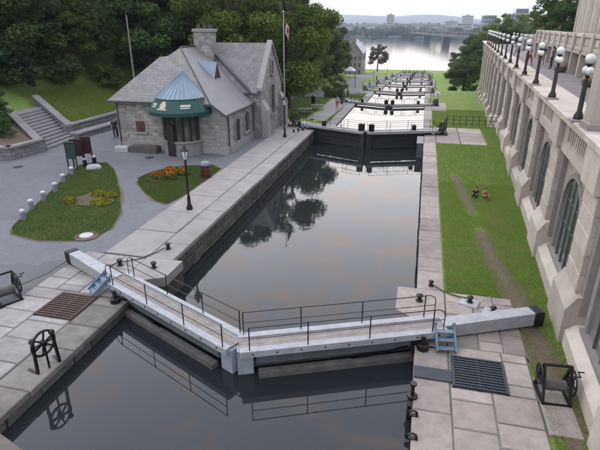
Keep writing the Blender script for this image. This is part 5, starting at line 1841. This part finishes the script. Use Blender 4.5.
BR = thing('river_bridge', 'dark steel truss bridge crossing the river at right', 'bridge', (0, 0, 0))
ba, bb_ = Vector((-36, 925, -4.5)), Vector((96, 330, -3.5))
MB().beam(ba, bb_, 9, 2.2).build('deck', M_STEEL, BR)
nseg = 26
for s_ in (-1, 1):
    off = Vector(((bb_ - ba).y, -(bb_ - ba).x, 0)).normalized() * 4.5 * s_
    tr = MB(); tr.beam(ba + off + Vector((0, 0, 4.2)), bb_ + off + Vector((0, 0, 4.2)), .6, .7)
    for i in range(nseg):
        p_ = ba.lerp(bb_, i / nseg) + off; q_ = ba.lerp(bb_, (i + 1) / nseg) + off
        up_ = Vector((0, 0, 4.2))
        tr.beam(p_, q_ + up_ if i % 2 == 0 else q_, .4, .4) if i % 2 == 0 else tr.beam(p_ + up_, q_, .4, .4)
        tr.beam(p_, p_ + up_, .35, .35)
    tr.build('truss', M_STEEL, BR)
for f in (.08, .26, .44, .62, .8):
    p_ = ba.lerp(bb_, f)
    MB().box((p_.x, p_.y, (p_.z + RIVER_Z - 2) / 2 - .4), (5, 9, p_.z - RIVER_Z + 1.5), math.atan2((bb_ - ba).y, (bb_ - ba).x) + math.pi / 2 * 0).build('pier', M_STEEL, BR)
for x0, x1, y, zt, l_ in ((45.6, 58.2, 500, 16.2, 'rounded blue glass office tower past the terrace end'), (62.2, 75.6, 450, 19, 'stepped blue glass office block left of the big trees')):
    t = thing('glass_tower', l_, 'building', ((x0 + x1) / 2, y, -14))
    w = x1 - x0
    if w < 13:
        MB().lathe([(w / 2, 0), (w / 2, zt + 13), (w / 2 - 1.5, zt + 14)], (0, 0, 0), 20).build('glazing', M_TOWERG, t)
        for q in range(9):
            MB().lathe([(w / 2 + .15, 3 + q * 3.3), (w / 2 + .15, 3.7 + q * 3.3)], (0, 0, 0), 20).build('floor_band', M_TOWERS, t)
        for q in range(14):
            a = 2 * math.pi * q / 14
            MB().bb(-.15 + w / 2 * math.cos(a), .15 + w / 2 * math.cos(a), w / 2 * math.sin(a) - .15, w / 2 * math.sin(a) + .15, 0, zt + 13).build('fin', M_TOWERS, t)
    else:
        MB().bb(-w / 2, w / 2, -8, 8, 0, zt + 11).build('glazing', M_TOWERG, t)
        MB().bb(-w / 4, w / 2 - 1, -6, 8, zt + 11, zt + 15).build('penthouse', M_TOWERG, t)
        for q in range(10):
            MB().bb(-w / 2 - .2, w / 2 + .2, -8.2, 8.2, 2 + q * 3.1, 2.8 + q * 3.1).build('floor_band', M_TOWERS, t)
        for q in range(6):
            MB().bb(-w / 2 + q * w / 5 - .15, -w / 2 + q * w / 5 + .15, -8.25, -8.0, 0, zt + 11).build('fin', M_TOWERS, t)


# ------------------------------------------------------------------ people
def seg_dist(p, a, b):
    ab = b - a
    t = max(0, min(1, (p - a).dot(ab) / max(1e-9, ab.dot(ab))))
    return (p - a - ab * t).length


def person(label, loc, rz, shirt, pants, pose='stand', hold=False, group=None, scale=1.0):
    """one continuous skinned body; clothing colours by body region; hair is a child"""
    J = {'pel': (0, 0, .95), 'bel': (0, .0, 1.1), 'che': (0, 0, 1.32), 'nek': (0, 0, 1.5), 'hd': (0, -.02, 1.6), 'top': (0, -.01, 1.74), 'nose': (0, -.11, 1.63),
         'shl': (.19, 0, 1.42), 'ell': (.25, .03, 1.15), 'wrl': (.25, -.08, .92), 'hal': (.24, -.12, .83),
         'shr': (-.19, 0, 1.42), 'elr': (-.25, .03, 1.15), 'wrr': (-.25, -.08, .92), 'har': (-.24, -.12, .83),
         'hpl': (.1, 0, .9), 'knl': (.11, -.06, .5), 'anl': (.11, .0, .09), 'tol': (.12, -.16, .04),
         'hpr': (-.1, 0, .9), 'knr': (-.11, -.02, .5), 'anr': (-.11, .06, .09), 'tor': (-.12, -.10, .04)}
    if pose == 'walk':
        J.update(knl=(.1, -.18, .5), anl=(.1, -.25, .1), tol=(.1, -.41, .06), knr=(-.1, .06, .5), anr=(-.1, .32, .16), tor=(-.1, .2, .05), wrl=(.25, .12, .93), hal=(.24, .13, .84), wrr=(-.25, -.2, .97), har=(-.24, -.26, .9))
    if pose == 'ground':      # sitting on the grass, knees up, hands on shins
        dz = -.83
        J = {k: (v[0], v[1], v[2] + dz) for k, v in J.items()}
        J.update(knl=(.13, -.42, .46), anl=(.12, -.55, .09), tol=(.12, -.72, .05), knr=(-.13, -.42, .46), anr=(-.12, -.55, .09), tor=(-.12, -.72, .05),
                 hpl=(.1, -.02, .12), hpr=(-.1, -.02, .12), ell=(.26, -.15, .36), wrl=(.15, -.42, .38), hal=(.08, -.5, .36), elr=(-.26, -.15, .36), wrr=(-.15, -.42, .38), har=(-.08, -.5, .36))
    Rd = {'pel': .14, 'bel': .135, 'che': .155, 'nek': .06, 'hd': .085, 'top': .07, 'nose': .022, 'sh': .075, 'el': .048, 'wr': .034, 'ha': .042, 'hp': .1, 'kn': .065, 'an': .045, 'to': .042}
    E_l = [('pel', 'bel'), ('bel', 'che'), ('che', 'nek'), ('nek', 'hd'), ('hd', 'top'), ('hd', 'nose')]
    for s_ in 'lr':
        E_l += [('che', 'sh' + s_), ('sh' + s_, 'el' + s_), ('el' + s_, 'wr' + s_), ('wr' + s_, 'ha' + s_), ('pel', 'hp' + s_), ('hp' + s_, 'kn' + s_), ('kn' + s_, 'an' + s_), ('an' + s_, 'to' + s_)]
    ks = list(J)
    me = bpy.data.meshes.new('body_base')
    me.from_pydata([J[k] for k in ks], [(ks.index(a), ks.index(b)) for a, b in E_l], [])
    o = bpy.data.objects.new('body_tmp', me)
    COL.objects.link(o)
    md = o.modifiers.new('Skin', 'SKIN')
    for i, k in enumerate(ks):
        r = Rd.get(k) or Rd[k[:2]]
        me.skin_vertices[0].data[i].radius = (r, r * (.72 if k in ('che', 'bel', 'pel') else 1))
        me.skin_vertices[0].data[i].use_root = (k == 'pel')
    sb = o.modifiers.new('Sub', 'SUBSURF'); sb.levels = 1; sb.render_levels = 1
    dg = bpy.context.evaluated_depsgraph_get()
    nm = bpy.data.meshes.new_from_object(o.evaluated_get(dg))
    bpy.data.objects.remove(o)
    nm.name = 'body'
    nm.materials.clear()
    for m in (M_SKIN, shirt, pants, M_IRON):
        nm.materials.append(m)
    reg = []
    for a, b in E_l:
        k = b[:2]
        reg.append((Vector(J[a]), Vector(J[b]), 0 if b in ('hd', 'top', 'nose', 'nek') or k in ('wr', 'ha') and b not in ('hpl',) else 3 if k == 'to' else 2 if k in ('hp', 'kn', 'an') else 1))
    for p in nm.polygons:
        p.material_index = min(reg, key=lambda q: seg_dist(p.center, q[0], q[1]))[2]
        p.use_smooth = True
    t = thing('person', label, 'person', loc, rz, group)
    t.scale = (scale,) * 3
    place('body', nm, t)
    h = J['top']
    hb = MB().sphere((h[0], h[1] + .015, h[2] - .035), .105, 10, 8)
    hb.v = [(x, y + (.02 if z < h[2] - .05 else 0), max(z, h[2] - .09 + (.05 if y < h[1] - .04 else 0))) for x, y, z in hb.v]
    hb.build('hair', M_HAIR, t, smooth=True)
    for s_ in (-1, 1):
        MB().sphere((s_ * .034, h[1] - .082, h[2] - .105), .012, 6, 4).build('eye', M_HAIR, t)
    return t


SH = lambda n, c: mat('cloth_' + n, c, .85, var=.15, var_scale=8)
person('person in dark jacket standing by the left corner of the stone house', (-25.0, 36.2, 0), R(30), SH('navy', (.02, .02, .03)), SH('dark', (.015, .015, .018)))
person('second person beside the house corner, partly behind the first', (-25.35, 37.0, 0), R(-30), SH('grey', (.1, .1, .12)), SH('dark', (.015, .015, .018)))
person('person in black sitting on the right lawn', (3.42, 27.5, .0), R(-20), SH('black', (.012, .012, .014)), SH('dark', (.015, .015, .018)), 'ground', scale=.66)
person('person in orange sitting on the right lawn', (3.9, 27.35, .0), R(15), SH('orange', (.55, .17, .06)), SH('rust', (.35, .14, .08)), 'ground', scale=.66)
for i, (x, y, sh, pa, po, l_) in enumerate(((2.2, 36, (.55, .57, .6), (.36, .03, .06), 'walk', 'person in white shirt and red trousers walking on the terrace'), (2.9, 35, (.5, .56, .68), (.04, .05, .1), 'stand', 'person in pale blue shirt standing on the terrace'),
                                            (3.4, 37, (.05, .07, .13), (.3, .2, .17), 'walk', 'person in navy shirt walking on the terrace'), (3.5, 32.5, (.10, .11, .16), (.05, .06, .1), 'stand', 'person in dark clothes near the arcade posts'),
                                            (1.9, 43, (.6, .6, .62), (.3, .3, .34), 'walk', 'person in white clothes farther along the terrace'), (2.4, 50, (.55, .6, .62), (.1, .12, .16), 'walk', 'far person in pale shirt along the terrace parapet'),
                                            (3.3, 9.6, (.42, .03, .05), (.02, .02, .02), 'stand', 'person in red top beside the nearest lamp globes'))):
    person(l_, tw(x, y, 5.53), R(40 + 70 * i), SH('t%d' % i, sh), SH('p%d' % i, pa), po, group='people on the terrace')
for i, (x, y, sh, l_) in enumerate(((-20.8, 79, (.5, .5, .5), 'person in white walking the asphalt path under the trees'), (-19.5, 82, (.06, .06, .1), 'person in dark clothes walking the asphalt path'),
                                    (-11.2, 108, (.5, .1, .08), 'person in red on the left bank of the third lock'), (-11.4, 78, (.55, .55, .6), 'person in white beside the second far gate winch'), (-12.0, 75.5, (.04, .04, .05), 'person in black beside the second far gate winch'))):
    z_ = hz1(x, y) + .06
    person(l_, (x, y, z_), R(50 * i), SH('w%d' % i, sh), SH('dark', (.015, .015, .018)), 'walk' if i < 3 else 'stand')
for i in range(9):
    person('distant visitor standing on the lowest lock gates', (-8.6 + i * 1.05 + .2 * math.sin(i * 4), LOCK_Y[6] - .9 + .5 * math.cos(i * 5) - 1.6 * (1 - abs(i - 4) / 4), -DROP * 6 + .45), R(97 * i),
           SH('t%d' % (i % 6), (.1, .1, .1)), SH('dark', (.015, .015, .018)), 'stand', group='visitors at the lowest locks')

for i in range(14):
    sd_ = 1 if i % 2 else -1
    k = 1 + i // 3
    y = LOCK_Y[k] + (-6 + 5 * (i % 3))
    x = (1.8 + .3 * (i % 3)) if sd_ > 0 else (-11.2 - .5 * (i % 3))
    person('distant visitor on the %s bank near the %s far gate, %s' % ('right' if sd_ > 0 else 'left', ORD[k], ('before it', 'beside it', 'past it')[i % 3]), (x, y, max(hz1(x, y), -DROP * k if i % 3 < 2 else -99) + .06), R(83 * i),
           SH('t%d' % (i % 6), (.1, .1, .1)), SH('p%d' % (i % 5), (.1, .1, .1)), 'walk' if i % 2 else 'stand', group='visitors along the flight')

# cafe planters along the arcade
for i, (x, y, l_) in enumerate(((3.75, 19.5, 'round planter of cream flowers by the arcade, nearer one'), (3.75, 29.5, 'round planter of cream flowers by the arcade, farther one'), (3.7, 13.8, 'round planter of pink flowers by the grey pier'))):
    p_ = tw(x, y, 5.53)
    t = thing('flower_planter', l_, 'planter', p_)
    MB().lathe([(.25, 0), (.42, .12), (.46, .4), (.4, .42)], (0, 0, 0), 14).build('bowl', M_OLDW, t, smooth=True)
    n = 260
    r = np.random.default_rng(200 + i)
    d = r.normal(size=(n, 3)); d /= np.linalg.norm(d, axis=1)[:, None]; d[:, 2] = np.abs(d[:, 2])
    P = d * np.array([.45, .45, .4]) + np.array([0, 0, .42])
    a = np.cross(d, r.normal(size=(n, 3))); a /= np.linalg.norm(a, axis=1)[:, None]; b_ = np.cross(d, a)
    q = np.stack([P - a * .06, P - b_ * .05, P + a * .06, P + b_ * .05], 1).reshape(-1, 3)
    place('flowers', np_mesh('flowers', q, 4, leaf_mat('petal_%d' % i, (.5, .36, .2), (.62, .5, .4), .3, .1)), t)

# near bridge parapet stone at the lower left corner of the view
bp_ = thing('bridge_parapet', 'blurred brown stone of the bridge parapet at the lower left corner', 'parapet', (0, 0, 0), R(13.78))
pp = [(-.97, 1.12), (-.66, .93), (-1.0, .3), (-1.8, .6)]
M_PARA = mat('parapet_stone', (.15, .13, .115), .9, var=.3, var_scale=6, bump=.3)
MB().prism(pp, 7.0, 7.93).build('coping_stone', M_PARA, bp_)
MB().prism([(x * .97 - .02, y * .97 + .01) for x, y in pp], 7.93, 7.965).build('coping_crown', M_PARA, bp_)
MB().prism([(x * .96 - .03, y * .96) for x, y in pp], -.6, 6.99).build('wall', M_CHATD, bp_)

# ------------------------------------------------------------------ haze
hzm = bpy.data.materials.new('haze_air'); hzm.use_nodes = True
nt = hzm.node_tree; nt.nodes.clear()
pv = nt.nodes.new('ShaderNodeVolumePrincipled')
pv.inputs['Color'].default_value = (.66, .80, 1.0, 1); pv.inputs['Density'].default_value = .00017
pv.inputs['Anisotropy'].default_value = .2
ou = nt.nodes.new('ShaderNodeOutputMaterial'); nt.links.new(pv.outputs[0], ou.inputs['Volume'])
tag(MB().bb(-7200, 7200, -70, 9200, -30, 190).build('haze', hzm), kind='stuff')
